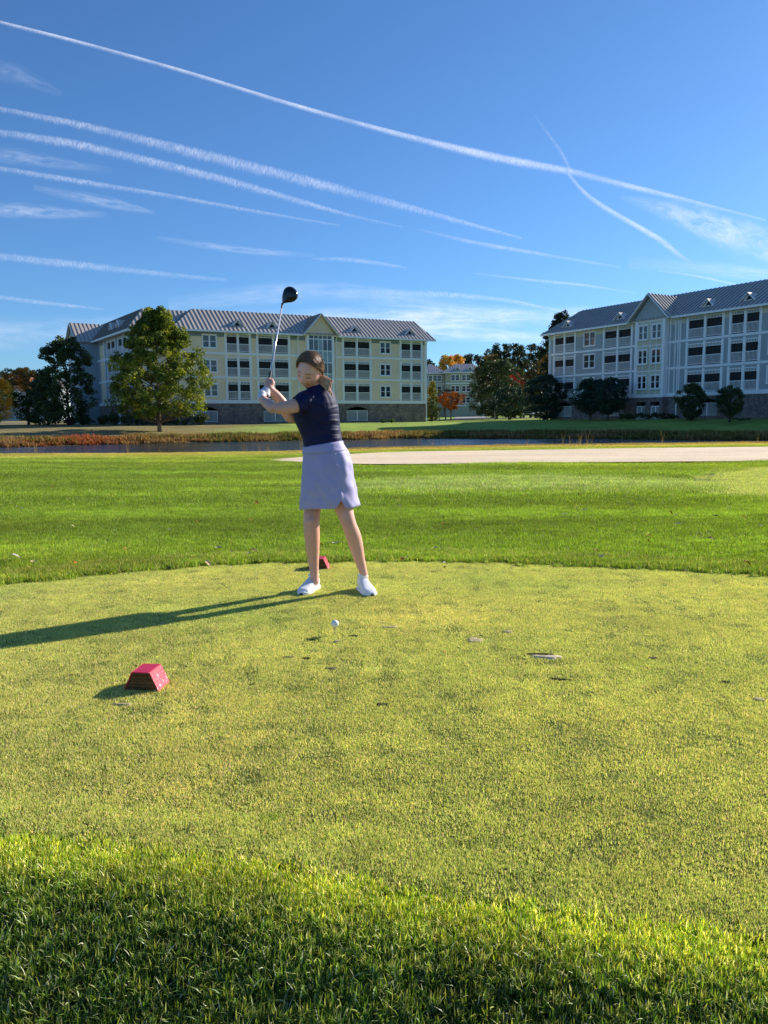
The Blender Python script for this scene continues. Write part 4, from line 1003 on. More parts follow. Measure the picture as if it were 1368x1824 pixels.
def shrub(name, label, u, Y, v0, wpx, hpx, cols, group=None, box=False, n=40):
    p = at(u, 745, Y); z0 = float(gh(p.x, Y)); H = hpx*Y/FPX; W = wpx*Y/FPX
    root = empty(name, (p.x, Y, z0), 0, label, 'hedge' if box else 'shrub', group)
    if box: cen_ = np.stack([rng.uniform(-W/2, W/2, n), rng.uniform(-.5, .5, n), rng.uniform(.15, H-.15, n)], 1)
    else:
        d = rng.normal(0, 1, (n, 3)); d /= np.linalg.norm(d, axis=1)[:, None]; d *= (rng.uniform(0, 1, n)**.4)[:, None]
        cen_ = d*np.array((W*.42, W*.42, H*.42))+np.array((0, 0, H*.48))
    link('foliage', leafmesh('foliage', cen_, np.full(n, min(H, W)*.2), 90, .12, cols, DARKLEAF), root)
    mb = MB()
    for k in range(5): q = rng.normal(0, W*.08, 2); mb.tube([(q[0]*.3, q[1]*.3, -.1), (q[0], q[1], H*.5)], [.03, .015], 5)
    mb.build('stem', M['bark_dark'], root)
    return root
G_ = 'clipped dark shrubs along the side wing'
for u_, Y_, w_, h_, lb in [(149, 96, 24, 22, 'leftmost clipped dark shrub below the far gable bay'), (184, 94, 20, 20, 'dark clipped shrub beside the white downspout of the side wing'), (202, 93, 26, 24, 'dark clipped shrub before the first garage door of the side wing'), (228, 92, 30, 26, 'dark clipped shrub nearest the corner of the side wing')]:
    shrub('round_shrub', lb, u_, Y_, 0, w_, h_, c_dark, G_)
shrub('hedge', 'long dark clipped hedge along the brick base behind the shade tree', 290, 90.5, 0, 112, 23, c_dark, box=True, n=120)
shrub('round_shrub', 'lighter green rounded shrub at the right end of the dark hedge', 358, 91.5, 0, 34, 24, [(.06, .09, .03, 3), (.10, .13, .05, 2)])
shrub('low_plant', 'bright green leafy plant at the foot of the brick base, left one', 683, 102, 0, 12, 7, [(.14, .22, .03, 1)], 'bright plants at the brick base', n=10)
shrub('low_plant', 'bright green leafy plant at the foot of the brick base, right one', 697, 102.5, 0, 16, 9, [(.14, .22, .03, 1)], 'bright plants at the brick base', n=10)
shrub('hedge', 'low dark shrub border before the entrance of the shaded block', 1158, 88, 0, 106, 13, c_dark, box=True, n=90)
shrub('low_plant', 'dark ground cover below the right rounded evergreen', 1320, 77.5, 0, 40, 6, c_dark, n=14)

# ------------------------------------------------------------------ things beyond the pond
def truck(x, y, rz):
    z0 = float(gh(x, y))+.06; root = empty('pickup_truck', (x, y, z0), rz, 'white pickup truck parked beside the road under the dark trees', 'truck')
    P_ = pmat('white_vehicle_paint', (.75, .76, .78), .3, .03, spec=.6); bk = pmat('vehicle_rubber', (.03, .03, .03), .8)
    mb = MB(); mb.box(-.95, .95, -2.7, -1.1, .55, 1.15); mb.box(-.95, .95, -1.1, .9, .5, 1.1); mb.box(-.95, -.85, .9, 2.8, .55, 1.15); mb.box(.85, .95, .9, 2.8, .55, 1.15); mb.box(-.95, .95, 2.7, 2.8, .55, 1.15); mb.box(-.85, .85, .9, 2.7, .55, .65)
    mb.prism([(-.85, -1.1, 1.1), (-.85, .9, 1.1), (-.75, .75, 1.8), (-.75, -.4, 1.8)], (1.6, 0, 0)); mb.build('body', P_, root)
    mb = MB(); mb.add([(-.76, -1.02, 1.14), (.76, -1.02, 1.14), (.68, -.44, 1.74), (-.68, -.44, 1.74)], [(0, 1, 2, 3)]); mb.build('windshield', M['glass'], root)
    for q in (-1, 1):
        mb = MB(); mb.prism([(q*.86, -.85, 1.16), (q*.86, .7, 1.16), (q*.77, .6, 1.7), (q*.77, -.35, 1.7)], (q*.012, 0, 0)); mb.build('side_window', M['glass'], root)
        mb = MB(); mb.box(q*.78-.14, q*.78+.14, -2.74, -2.68, .8, 1.0); mb.build('headlight', M['glass_blue'], root)
        for yy in (-1.9, 1.9):
            mb = MB(); mb.tube([(q*.72, yy, .36), (q*.96, yy, .36)], .36, 18); wh = mb.build('wheel', bk, root)
            mb = MB(); mb.tube([(q*.955, yy, .36), (q*.975, yy, .36)], .2, 12); mb.build('rim', M['roof'], wh)
    mb = MB(); mb.box(-.98, .98, -2.82, -2.68, .42, .62); mb.box(-.98, .98, 2.8, 2.9, .42, .6); mb.build('bumper', bk, root)
    mb = MB(); mb.box(-.55, .55, -2.73, -2.69, .7, 1.02); mb.build('grille', bk, root)
p = at(930, 745, 131); truck(p.x, 131, .12)
for u_, Y_, h_, r_, lb in [(882, 118, 1.2, .13, 'short grey square topped post on the lawn edge near the dark trees'), (783, 126, 2.0, .06, 'thin grey post left of the small orange tree')]:
    p = at(u_, 745, Y_); root = empty('marker_post', (p.x, Y_, float(gh(p.x, Y_))), 0, lb, 'post')
    mb = MB(); mb.bar((0, 0, -.2), (0, 0, h_), r_*2); mb.build('shaft', M['soffit'], root); mb = MB(); mb.box(-r_*1.25, r_*1.25, -r_*1.25, r_*1.25, h_, h_+.08); mb.build('cap', M['white'], root)
# ------------------------------------------------------------------ tee objects
def woodmat(name):
    t = NT(name); tc = t.n('ShaderNodeTexCoord'); v = t.mapping(tc.outputs['Object'], (6, 6, 150))
    n1 = t.noise(1.0, 5, .65, v, .6); n2 = t.noise(14, 4, .7, tc.outputs['Object'])
    c = t.ramp(n1.outputs['Fac'], [(.28, (.030, .014, .006)), (.5, (.13, .062, .022)), (.72, (.25, .13, .05))]).outputs[0]
    c = t.mix(c, t.ramp(n2.outputs['Fac'], [(.3, .6), (.7, 1.2)]).outputs[0], 1, 'MULTIPLY')
    b = t.bsdf(c, .75, .25, 0, t.bump(n1.outputs['Fac'], .5, .002)); return t.surf(b.outputs[0])
def redpaint():
    t = NT('worn_red_paint'); tc = t.n('ShaderNodeTexCoord'); v = tc.outputs['Object']
    n1 = t.noise(95, 5, .75, v); n2 = t.noise(16, 3, .6, v)
    g_ = t.n('ShaderNodeNewGeometry'); sp_ = t.n('ShaderNodeSeparateXYZ'); t.l(tc.outputs['Normal'], sp_.inputs[0])
    worn = t.ramp(t.math('ADD', n1.outputs['Fac'], t.math('MULTIPLY', n2.outputs['Fac'], .35)), [(.74, 0.0), (.82, 1.0)]).outputs[0]; worn = t.math('MULTIPLY', worn, t.math('LESS_THAN', sp_.outputs['Z'], .9))
    c = t.mix((.60, .014, .055), (.85, .45, .50), worn)
    c = t.mix(c, t.ramp(n2.outputs['Fac'], [(.3, .85), (.7, 1.12)]).outputs[0], 1, 'MULTIPLY')
    b = t.bsdf(c, .38, .5, 0, t.bump(n1.outputs['Fac'], .5, .002)); return t.surf(b.outputs[0])
WOOD = woodmat('weathered_end_grain'); RED = redpaint()
def tee_marker(label, loc, rz):
    root = empty('tee_marker', loc, rz, label, 'tee marker', 'red wooden tee markers')
    bw, tw_, h, d_ = .150, .076, .080, .118
    layers = 6
    for i in range(layers):                                               # boards of the laminated wooden core
        z0, z1 = h*i/layers+.0012, h*(i+1)/layers-.0004; w0 = bw+(tw_-bw)*z0/h; w1 = bw+(tw_-bw)*z1/h; o_ = rng.uniform(-.0012, .0012)
        mb = MB(); mb.prism([(-w0/2+.002, -d_/2+o_, z0), (w0/2-.002, -d_/2+o_, z0), (w1/2-.002, -d_/2+o_, z1), (-w1/2+.002, -d_/2+o_, z1)], (0, d_-.004, 0)); mb.build('wood_layer', WOOD, root)
    t_ = .004
    def slab(name, pts):
        mb = MB(); mb.prism(pts, (0, d_+.004, 0)); o = mb.build(name, RED, root)
        bv = o.modifiers.new('bevel', 'BEVEL'); bv.width = .0015; bv.segments = 2
    y_ = -d_/2-.003
    slab('painted_top', [(-tw_/2-.001, y_, h), (tw_/2+.001, y_, h), (tw_/2+.001, y_, h+t_), (-tw_/2-.001, y_, h+t_)])
    for q in (-1, 1): slab('painted_side', [(q*(bw/2), y_, .0), (q*(bw/2+t_*1.3), y_, .0), (q*(tw_/2+t_*1.1), y_, h+t_), (q*(tw_/2), y_, h)])
    return root
p = gz(255, 1233); tee_marker('red painted wooden tee marker block on the turf at the left, nearest the camera', (p.x+.0, p.y+.06, .006), R(-7))
p = gz(568, 1015); mk = tee_marker('red painted wooden tee marker behind the golfer, partly hidden by her leg', (p.x, p.y+.05, .006), R(-3))

BALLM = pmat('golf_ball_cover', (.80, .81, .80), .3, .02, 5, 5, .02, spec=.5)
def golf_ball(p):
    bm = bmesh.new(); bmesh.ops.create_icosphere(bm, subdivisions=5, radius=.02135)
    # dimples on a Fibonacci lattice
    n_ = 320; k = np.arange(n_)+.5; ph = np.arccos(1-2*k/n_); th = math.pi*(1+5**.5)*k
    D = np.stack([np.cos(th)*np.sin(ph), np.sin(th)*np.sin(ph), np.cos(ph)], 1)
    for v in bm.verts:
        d = np.array(v.co)/.02135; m_ = (D@d).max(); a = math.acos(min(1, m_)); 
        if a < .085: v.co *= 1-.022*(1-(a/.085)**2)
    me = bpy.data.meshes.new('golf_ball'); bm.to_mesh(me); bm.free(); me.materials.append(BALLM); me.polygons.foreach_set('use_smooth', [True]*len(me.polygons))
    o = link('golf_ball', me, None, p); return tag(o, 'white dimpled golf ball teed up in front of the golfer', 'golf ball')
def tee_peg(p, h, mat, label, tilt=(0, 0)):
    mb = MB(); prof_ = [(.0012, -.03), (.0022, -.015), (.0030, 0), (.0030, h*.72), (.0036, h*.86), (.0062, h*.97), (.0068, h), (.0055, h-.0015), (.001, h-.003)]
    mb.tube([(tilt[0]*z, tilt[1]*z, z) for r_, z in prof_], [r_ for r_, z in prof_], 14)
    o = mb.build('golf_tee', mat, None, p, True); return tag(o, label, 'golf tee')
p = gz(597, 1133); tee_peg((p.x, p.y, .004), .046, pmat('wooden_tee_peg', (.55, .42, .28), .6), 'thin wooden golf tee carrying the white ball')
golf_ball((p.x, p.y, .004+.046+.0195))
p = gz(341, 1178); tee_peg((p.x, p.y, .004), .038, pmat('yellow_plastic_tee', (.80, .82, .03), .4), 'bright yellow golf tee left standing alone on the turf', (.12, 0))

# divots
def divot(u, v, wx, wy, mat, label, lift=.013, n=26, rz=0.0, kind='thing'):
    lift *= .80; c = gz(u, v, .006); ph = rng.uniform(0, 6, 4); V = [(0, 0, lift)]; nr = 4
    for k in range(1, nr+1):
        f = k/nr
        for i in range(n):
            a = 2*math.pi*i/n; r_ = f*(1+.16*math.sin(3*a+ph[0])+.12*math.sin(5*a+ph[1])+.10*math.sin(9*a+ph[2])+rng.normal(0, .05))
            V.append((r_*math.cos(a)*wx/2, r_*math.sin(a)*wy/2, lift+rng.uniform(-.0012, .0012)-(.014 if k == nr else 0)))
    Fs = [(0, 1+i, 1+(i+1) % n) for i in range(n)]
    for k in range(nr-1): Fs += [(1+k*n+i, 1+(k+1)*n+i, 1+(k+1)*n+(i+1) % n, 1+k*n+(i+1) % n) for i in range(n)]
    mb = MB(); mb.add(V, Fs); o = mb.build('divot', mat, None, (c.x, c.y, .003), True); o.rotation_euler.z = rz
    return tag(o, label, 'divot', 'divots in the tee turf')
SANDM = pmat('divot_sand', (.62, .52, .37), .95, .3, 40, 300, .8, .003, .1, fine=.3)
SOIL = pmat('bare_turf_soil', (.26, .21, .12), .95, .4, 60, 300, .9, .004, .1, fine=.4)
DKS = pmat('dark_divot_soil', (.07, .065, .03), .95, .4, 60, 300, .9, .004, .1, fine=.4)
DRYT = pmat('scalped_dry_turf', (.50, .42, .24), .95, .35, 70, 300, .9, .004, .1, fine=.4)
divot(975, 1172, .17, .045, SANDM, 'long sand filled divot right of the ball, the palest one', .0165, rz=-.12)
divot(966, 1167, .15, .014, DKS, 'dark upper lip of the sand filled divot', .015, rz=-.12)
divot(846, 1141, .10, .10, DRYT, 'pinkish dry scraped divot left of the sand filled one', .0125)
divot(696, 1118, .10, .035, DRYT, 'pale dry divot just right of the ball', .0125)
divot(905, 1126, .06, .05, DRYT, 'small pale scar above the sand filled divot', .0125)
divot(680, 1256, .06, .028, DKS, 'dark small divot below the ball, in the middle of the tee', .012)
divot(590, 1192, .07, .02, SOIL, 'thin brown divot just below the ball', .0135)
divot(1000, 1212, .10, .016, DKS, 'narrow dark slit below the sand filled divot', .0135, rz=-.2)
divot(516, 1172, .06, .022, SOIL, 'brown scar left of the ball, left one', .013)
divot(546, 1174, .05, .018, DKS, 'dark scar left of the ball, right one', .013)
divot(1164, 1173, .05, .022, SOIL, 'brown nick toward the right edge of the tee', .013)
divot(1352, 1247, .05, .05, DRYT, 'rusty scar at the right edge of the tee', .0125)
divot(1290, 1216, .06, .018, DKS, 'dark nick near the right edge of the tee', .013)
divot(630, 1134, .06, .014, DKS, 'thin dark line of turf just right of the tee peg', .0135)
divot(600, 1144, .035, .012, SANDM, 'tiny pale broken tee mark below the ball', .014)
divot(290, 1112, .05, .02, DRYT, 'pale scar inside the golfer shadow, left of the leg shadow gap', .0125)
divot(220, 1256, .09, .02, DRYT, 'pale scrape in the turf below the near tee marker', .0125)

# a darker tuft standing in the tee turf
tf = [patch('weed_tuft_patch', blades(420, .075, .008, .022, .0035, 2, .9, [(.07, .15, .01, 1), (.10, .2, .02, 1)], .3, 1, 6), GM) for _ in range(2)]
tp_ = [gz(478, 1462), gz(490, 1458)]
scatter('coarse_grass_tuft', np.array([(q.x, q.y, .004) for q in tp_]), tf, np.tile((1.5, 1.4, 1.2), (2, 1)), np.array([.6, .5]), label='darker coarse grass tuft in the lower left of the tee', cat='grass')

# fallen leaves
LC = {'red': (.45, .05, .02), 'orange': (.60, .22, .04), 'tan': (.68, .50, .30), 'pale': (.70, .62, .50), 'brown': (.32, .18, .08)}
LM = {k: pmat('dry_leaf_'+k, v, .7, .25, 30, 60, .2, .004, .2) for k, v in LC.items()}
def leaf_me(kind, s):
    r_ = random.Random(s); n_ = 9; V = []; 
    for i in range(n_+1):
        t_ = i/n_; w_ = .5*math.sin(math.pi*t_**.8)**.8*(1+.25*math.sin(t_*19+s))*.62; x = t_-.5; z = .22*math.sin(t_*3.1+s)
        V += [(x, -w_, z+.20*w_+.03*r_.random()), (x, 0, z-.05), (x, w_, z+.26*w_)]
    mb = MB()
    for i in range(n_): b_ = 3*i; mb.add([], []); mb.f += [(b_, b_+3, b_+4, b_+1), (b_+1, b_+4, b_+5, b_+2)]; mb.mi += [0, 0]
    mb.v = V; return mb.mesh('fallen_leaf', LM[kind])
leafme = {k: [leaf_me(k, s) for s in (1, 4)] for k in LC}
leafpos = [(28, 992, 'pale', 1.3), (390, 974, 'tan', 1.2), (412, 968, 'orange', .8), (414, 981, 'pale', .9), (453, 982, 'brown', 1.0), (444, 985, 'tan', .8), (371, 1005, 'tan', 1.1), (300, 1009, 'tan', .7), (412, 1012, 'pale', .6),
    (184, 1013, 'tan', .8), (458, 896, 'red', 1.0), (424, 904, 'tan', .8), (446, 927, 'orange', .6), (598, 966, 'pale', 1.2), (572, 971, 'red', .8), (509, 1003, 'brown', .8), (134, 1003, 'orange', .7), (60, 1000, 'tan', .8),
    (713, 902, 'tan', .7), (771, 903, 'orange', .6), (790, 935, 'red', .9), (1006, 915, 'pale', 1.1), (1026, 908, 'tan', 1.1), (1041, 907, 'pale', .8), (1033, 882, 'red', .9), (1127, 900, 'brown', .7), (1195, 914, 'red', .9), (1204, 916, 'tan', .9),
    (1150, 930, 'brown', .8), (1276, 918, 'brown', .8), (1326, 922, 'red', .9), (1355, 935, 'pale', 1.0), (1268, 961, 'brown', 1.2), (1157, 953, 'orange', .8), (1154, 964, 'red', .8), (1208, 932, 'pale', .8), (1063, 982, 'orange', .9), (1072, 990, 'tan', .9),
    (1332, 1004, 'red', 1.1), (717, 995, 'orange', .8), (794, 1005, 'pale', .9), (792, 1009, 'red', .7), (916, 1009, 'brown', .6), (776, 975, 'tan', .7), (792, 1162, 'orange', .5), (175, 885, 'tan', .7), (95, 868, 'orange', .6), (40, 905, 'pale', .7),
    (130, 938, 'tan', .7), (303, 943, 'pale', .6), (350, 930, 'orange', .6), (262, 960, 'tan', .7), (223, 978, 'orange', .6), (850, 942, 'tan', .6), (980, 950, 'brown', .7), (1100, 935, 'tan', .6), (1255, 895, 'orange', .6), (1300, 903, 'pale', .7)]
for i, (u_, v_, kd, s_) in enumerate(leafpos):
    onT = v_ > 1005; z_ = .018 if onT else .052; p = gz(u_, v_, z_)
    o = link('fallen_leaf', leafme[kd][i % 2], None, (p.x, p.y, z_+(0 if onT else .004)+float(gh(p.x, p.y)))); sz = .05*s_*(1 if onT else 1.0+.035*p.y)
    o.scale = (sz, sz*.8, sz); o.rotation_euler = (rng.uniform(-.1, .5), rng.uniform(-.1, .5), rng.uniform(-.6, .6))
    if v_ > 1005: wh = 'on the tee turf'+(' near the golfer' if 480 < u_ < 900 else ' left of the far tee marker')+(', beside its back edge' if v_ < 1020 else '')
    else:
        wh = ('against the grass collar behind the tee' if v_ > 990 else 'just beyond the tee collar' if v_ > 960 else 'midway up the mown grass' if v_ > 920 else 'far up the mown grass')
        wh += (' at the left edge' if u_ < 100 else ' below the tall shade tree' if u_ < 330 else ' left of the golfer' if u_ < 540 else ' behind her legs' if u_ < 660 else ' right of the golfer' if u_ < 820 else ' below the gap between the blocks' if u_ < 1020 else ' below the cream gabled bay' if u_ < 1180 else ' below the rounded evergreens' if u_ < 1320 else ' at the right edge')
    tag(o, {'red': 'red', 'orange': 'orange', 'tan': 'tan', 'pale': 'pale', 'brown': 'brown'}[kd]+' leaf '+wh, 'leaf', {'red': 'red', 'orange': 'orange', 'tan': 'tan', 'pale': 'pale', 'brown': 'brown'}[kd]+' fallen leaves on the grass')

# ------------------------------------------------------------------ contrails and cirrus, ice cloud sheets about 2 km up
def cloudmat(name, dens, stretch=(1, 1), edge=1.0, nscale=7, contrast=(.35, .65), floor_=0.0, ripple=0):
    t = NT(name); uv = t.n('ShaderNodeUVMap'); uv.uv_map = 'uv'; sp = t.n('ShaderNodeSeparateXYZ'); t.l(uv.outputs[0], sp.inputs[0])
    v = t.math('ABSOLUTE', t.math('SUBTRACT', t.math('MULTIPLY', sp.outputs['Y'], 2), 1)); n0 = t.noise(nscale, 6, .65, t.mapping(uv.outputs[0], (stretch[0], stretch[1], 1)), .4)
    vv = t.math('ADD', v, t.math('MULTIPLY', t.math('SUBTRACT', n0.outputs['Fac'], .5), .9*edge))
    fall = t.n('ShaderNodeMapRange'); fall.interpolation_type = 'SMOOTHSTEP'; t.l(vv, fall.inputs[0]); fall.inputs[1].default_value = .85; fall.inputs[2].default_value = .08; fall.inputs[3].default_value = 0; fall.inputs[4].default_value = 1
    hard = t.n('ShaderNodeMapRange'); t.l(v, hard.inputs[0]); hard.inputs[1].default_value = 1; hard.inputs[2].default_value = .8; hard.inputs[3].default_value = 0; hard.inputs[4].default_value = 1
    a = t.math('MULTIPLY', fall.outputs[0], hard.outputs[0])
    n2 = t.noise(nscale*2.2, 5, .7, t.mapping(uv.outputs[0], (stretch[0]*1.3, stretch[1]*.7, 1), (0, 0, .5)), .6)
    a = t.math('MULTIPLY', a, t.ramp(n2.outputs['Fac'], [(contrast[0], floor_), (contrast[1], 1)]).outputs[0])
    n3 = t.noise(.55, 3, .6, t.mapping(uv.outputs[0], (1, .25, 1))); a = t.math('MULTIPLY', a, t.ramp(n3.outputs['Fac'], [(.32, .45), (.62, 1.1)]).outputs[0])
    at_ = t.n('ShaderNodeAttribute', attribute_name='fade'); a = t.math('MULTIPLY', a, at_.outputs['Fac']); a = t.math('MULTIPLY', a, dens)
    tr = t.n('ShaderNodeBsdfTransparent'); tl = t.n('ShaderNodeBsdfTranslucent'); tl.inputs[0].default_value = (.98, .98, .98, 1); df = t.n('ShaderNodeBsdfDiffuse'); df.inputs[0].default_value = (.98, .98, .98, 1)
    m0 = t.n('ShaderNodeAddShader'); t.l(tl.outputs[0], m0.inputs[0]); t.l(df.outputs[0], m0.inputs[1])
    mx = t.n('ShaderNodeMixShader'); t.l(a, mx.inputs[0]); t.l(tr.outputs[0], mx.inputs[1]); t.l(m0.outputs[0], mx.inputs[2]); t.m.surface_render_method = 'BLENDED' if hasattr(t.m, 'surface_render_method') else None
    return t.surf(mx.outputs[0])
ALT = 2000.0
def ribbon(name, label, pts, mat, fades, alt=ALT, cat='contrail', group=None, kind=None, seg=14):
    """pts (u, v, width px); laid as a level sheet of ice crystals at altitude"""
    P_ = [np.array(p, float)*np.array((1, 1, .86 if cat == 'contrail' else 1)) for p in pts]; dense = []; fd = []
    for i in range(len(P_)-1):
        p0 = P_[max(i-1, 0)]; p1 = P_[i]; p2 = P_[i+1]; p3 = P_[min(i+2, len(P_)-1)]
        for k in range(seg):
            t_ = k/seg; dense.append(.5*((2*p1)+(-p0+p2)*t_+(2*p0-5*p1+4*p2-p3)*t_**2+(-p0+3*p1-3*p2+p3)*t_**3)); fd.append(fades[i]*(1-t_)+fades[i+1]*t_)
    dense.append(P_[-1]); fd.append(fades[-1]); V = []; uvv = []; L_ = 0
    for i, d in enumerate(dense):
        a = dense[max(i-1, 0)]; b_ = dense[min(i+1, len(dense)-1)]; t_ = (b_-a)[:2]; t_ /= np.linalg.norm(t_); n_ = np.array((-t_[1], t_[0]))
        if i: L_ += np.linalg.norm((d-dense[i-1])[:2])
        for j in range(5):
            s_ = (j/4-.5); q = gz(d[0]+n_[0]*s_*d[2], d[1]+n_[1]*s_*d[2], alt); V.append((q.x, q.y, alt+(1-(2*s_)**2)*12)); uvv.append((L_/60., j/4))
    F_ = [(5*i+j, 5*i+j+1, 5*i+5+j+1, 5*i+5+j) for i in range(len(dense)-1) for j in range(4)]
    me = bpy.data.meshes.new(name); me.from_pydata(V, [], F_); me.materials.append(mat)
    ul = me.uv_layers.new(name='uv'); li = np.zeros(len(me.loops), np.int32); me.loops.foreach_get('vertex_index', li); ul.data.foreach_set('uv', np.array(uvv)[li].ravel())
    fa = me.attributes.new('fade', 'FLOAT', 'POINT'); fa.data.foreach_set('value', np.repeat(fd, 5).astype(np.float32)); me.polygons.foreach_set('use_smooth', [True]*len(me.polygons))
    return tag(link(name, me), label, cat, group, kind)
ct_a = cloudmat('contrail_fresh', .62, (2.0, .9), .35, 3, (.25, .7), .35)
ct_b = cloudmat('contrail_spread', .50, (3.4, .7), .9, 2.6, (.33, .76), .08)
ct_c = cloudmat('contrail_faint', .26, (1.0, .7), .8, 3, (.3, .65), .2)
ci_m = cloudmat('cirrus_streaks', .55, (.40, 2.0), 1.2, 1.3, (.30, .78), 0)
ci_s = cloudmat('cirrus_veil', .5, (.16, 2.2), .9, 1.6, (.3, .7), .12)
G_ = 'contrails crossing the sky'
ribbon('contrail', 'longest sharp white contrail sloping from the upper left corner to the right', [(-60, 26, 10), (0, 42, 10), (150, 80, 11), (330, 130, 12), (520, 188, 14), (700, 238, 18), (870, 279, 28), (1010, 306, 24), (1100, 328, 20), (1200, 352, 16), (1290, 375, 12), (1365, 394, 8)], ct_a, [1, 1, 1, 1, 1, 1, .95, .9, .85, .7, .5, .3], group=G_)
ribbon('contrail', 'broad rippled contrail below the longest one, starting at the left edge', [(-40, 186, 16), (0, 196, 18), (150, 226, 24), (330, 270, 34), (500, 312, 34), (700, 364, 26), (820, 396, 16), (930, 426, 8)], ct_b, [.9, .95, 1, 1.1, 1.1, 1, .9, .5], group=G_)
ribbon('contrail', 'second broad contrail from the left edge, just under the rippled one', [(-40, 232, 22), (0, 238, 24), (130, 258, 28), (270, 290, 28), (400, 322, 26), (520, 356, 20), (620, 384, 12), (718, 406, 6)], ct_b, [.9, .95, 1.1, 1.15, 1.1, 1, .8, .3], group=G_)
ribbon('contrail', 'third contrail from the left edge, thinner and smoother', [(-40, 296, 16), (0, 302, 18), (150, 326, 18), (300, 350, 14), (450, 377, 12), (605, 403, 7)], ct_b, [.8, .95, .95, .9, .8, .3], group=G_)
ribbon('contrail', 'short steep contrail falling to the right under the crossing point', [(1012, 312, 10), (1040, 344, 16), (1075, 370, 18), (1120, 396, 18), (1175, 428, 20), (1205, 452, 18), (1232, 470, 8)], ct_a, [.5, .9, .9, .9, 1, .9, .2], group=G_)
ribbon('contrail', 'faint vertical wisp above the crossing point of two contrails', [(952, 208, 6), (975, 240, 12), (1000, 275, 14), (1018, 312, 14)], ct_c, [.2, .7, .9, .8], group=G_)
ribbon('contrail', 'low contrail at the left edge above the tree tops', [(-40, 452, 22), (0, 458, 26), (150, 474, 24), (280, 488, 18), (405, 500, 12)], ct_b, [.8, .9, .8, .7, .3], group=G_)
ribbon('contrail', 'mid height faint contrail right of centre, running down to the right', [(745, 410, 8), (830, 430, 14), (900, 443, 14), (1000, 460, 12), (1105, 477, 8)], ct_c, [.3, 1.2, 1.2, 1, .4], group=G_)
ribbon('contrail', 'thin low contrail above the shaded block, left of its roof', [(845, 488, 6), (940, 499, 10), (1040, 509, 9), (1132, 523, 5)], ct_b, [.4, .9, 1, .4], group=G_)
ribbon('contrail', 'short thin contrail over the roof of the shaded block', [(1172, 483, 6), (1230, 491, 9), (1280, 501, 9), (1345, 516, 6)], ct_b, [.4, 1.2, 1.2, .5], group=G_)
ribbon('contrail', 'short faint contrail in the middle of the sky above the club head', [(555, 462, 8), (610, 463, 14), (660, 468, 14), (725, 478, 8)], ct_c, [.4, 1.3, 1.2, .3], group=G_)
ribbon('contrail', 'curved low contrail above the gap between the two blocks', [(620, 520, 18), (760, 524, 20), (880, 533, 16), (960, 547, 12), (1015, 558, 8)], ct_b, [.3, .8, 1.0, 1, .4], group=G_)
ribbon('contrail', 'faint smeared contrail at the lower left of the sky', [(-20, 528, 14), (60, 538, 14), (130, 546, 12), (185, 552, 8)], ct_c, [1.2, 1.2, .9, .3], group=G_)
for nm, pts, f_ in [('fan of feathery cirrus at the right edge', [(1105, 352, 12), (1180, 372, 50), (1260, 402, 86), (1340, 430, 100), (1420, 452, 110)], [.2, .9, 1.3, 1.3, 1.2]),
    ('cirrus smear at the left edge below the third contrail', [(-60, 368, 34), (0, 374, 40), (90, 380, 36), (190, 384, 16)], [.9, .9, .7, .2]),
    ('thin cirrus patch left of centre under the broad contrails', [(60, 335, 16), (140, 352, 30), (210, 366, 30), (275, 380, 12)], [.3, .6, .7, .2]),
    ('faint cirrus wisp near the upper left edge', [(-60, 110, 60), (0, 125, 60), (60, 148, 40), (110, 170, 20)], [.35, .35, .25, .1]),
    ('faint cirrus between the second and third contrails at the left', [(-60, 268, 40), (0, 276, 44), (90, 290, 36), (200, 306, 20)], [.5, .55, .45, .1]),
    ('faint streak of cirrus in the middle left sky', [(280, 424, 12), (380, 440, 20), (470, 450, 20), (560, 456, 10)], [.2, .6, .6, .2])]:
    ribbon('cirrus_cloud', nm, pts, ci_m, f_, alt=2400, cat='cloud', kind='stuff')
for pts, f_ in [([(-200, 600, 90), (200, 590, 80), (500, 574, 70), (700, 566, 70), (900, 568, 66), (1100, 560, 60), (1500, 540, 80)], [.5, .5, .9, 1.3, 1.2, .9, .8]),
    ([(300, 545, 50), (560, 520, 60), (800, 545, 40), (1000, 570, 30)], [.3, .55, .5, .2]),
    ([(500, 590, 40), (760, 592, 50), (900, 600, 40), (1000, 604, 30)], [.6, 1.3, 1.3, .8]),
    ([(1120, 470, 40), (1250, 478, 40), (1368, 490, 40), (1500, 500, 50)], [.2, .5, .7, .6])]:
    ribbon('cirrus_veil', 'thin whitish veil of cirrus low above the roofs', pts, ci_s, f_, alt=2400, cat='cloud', kind='stuff')
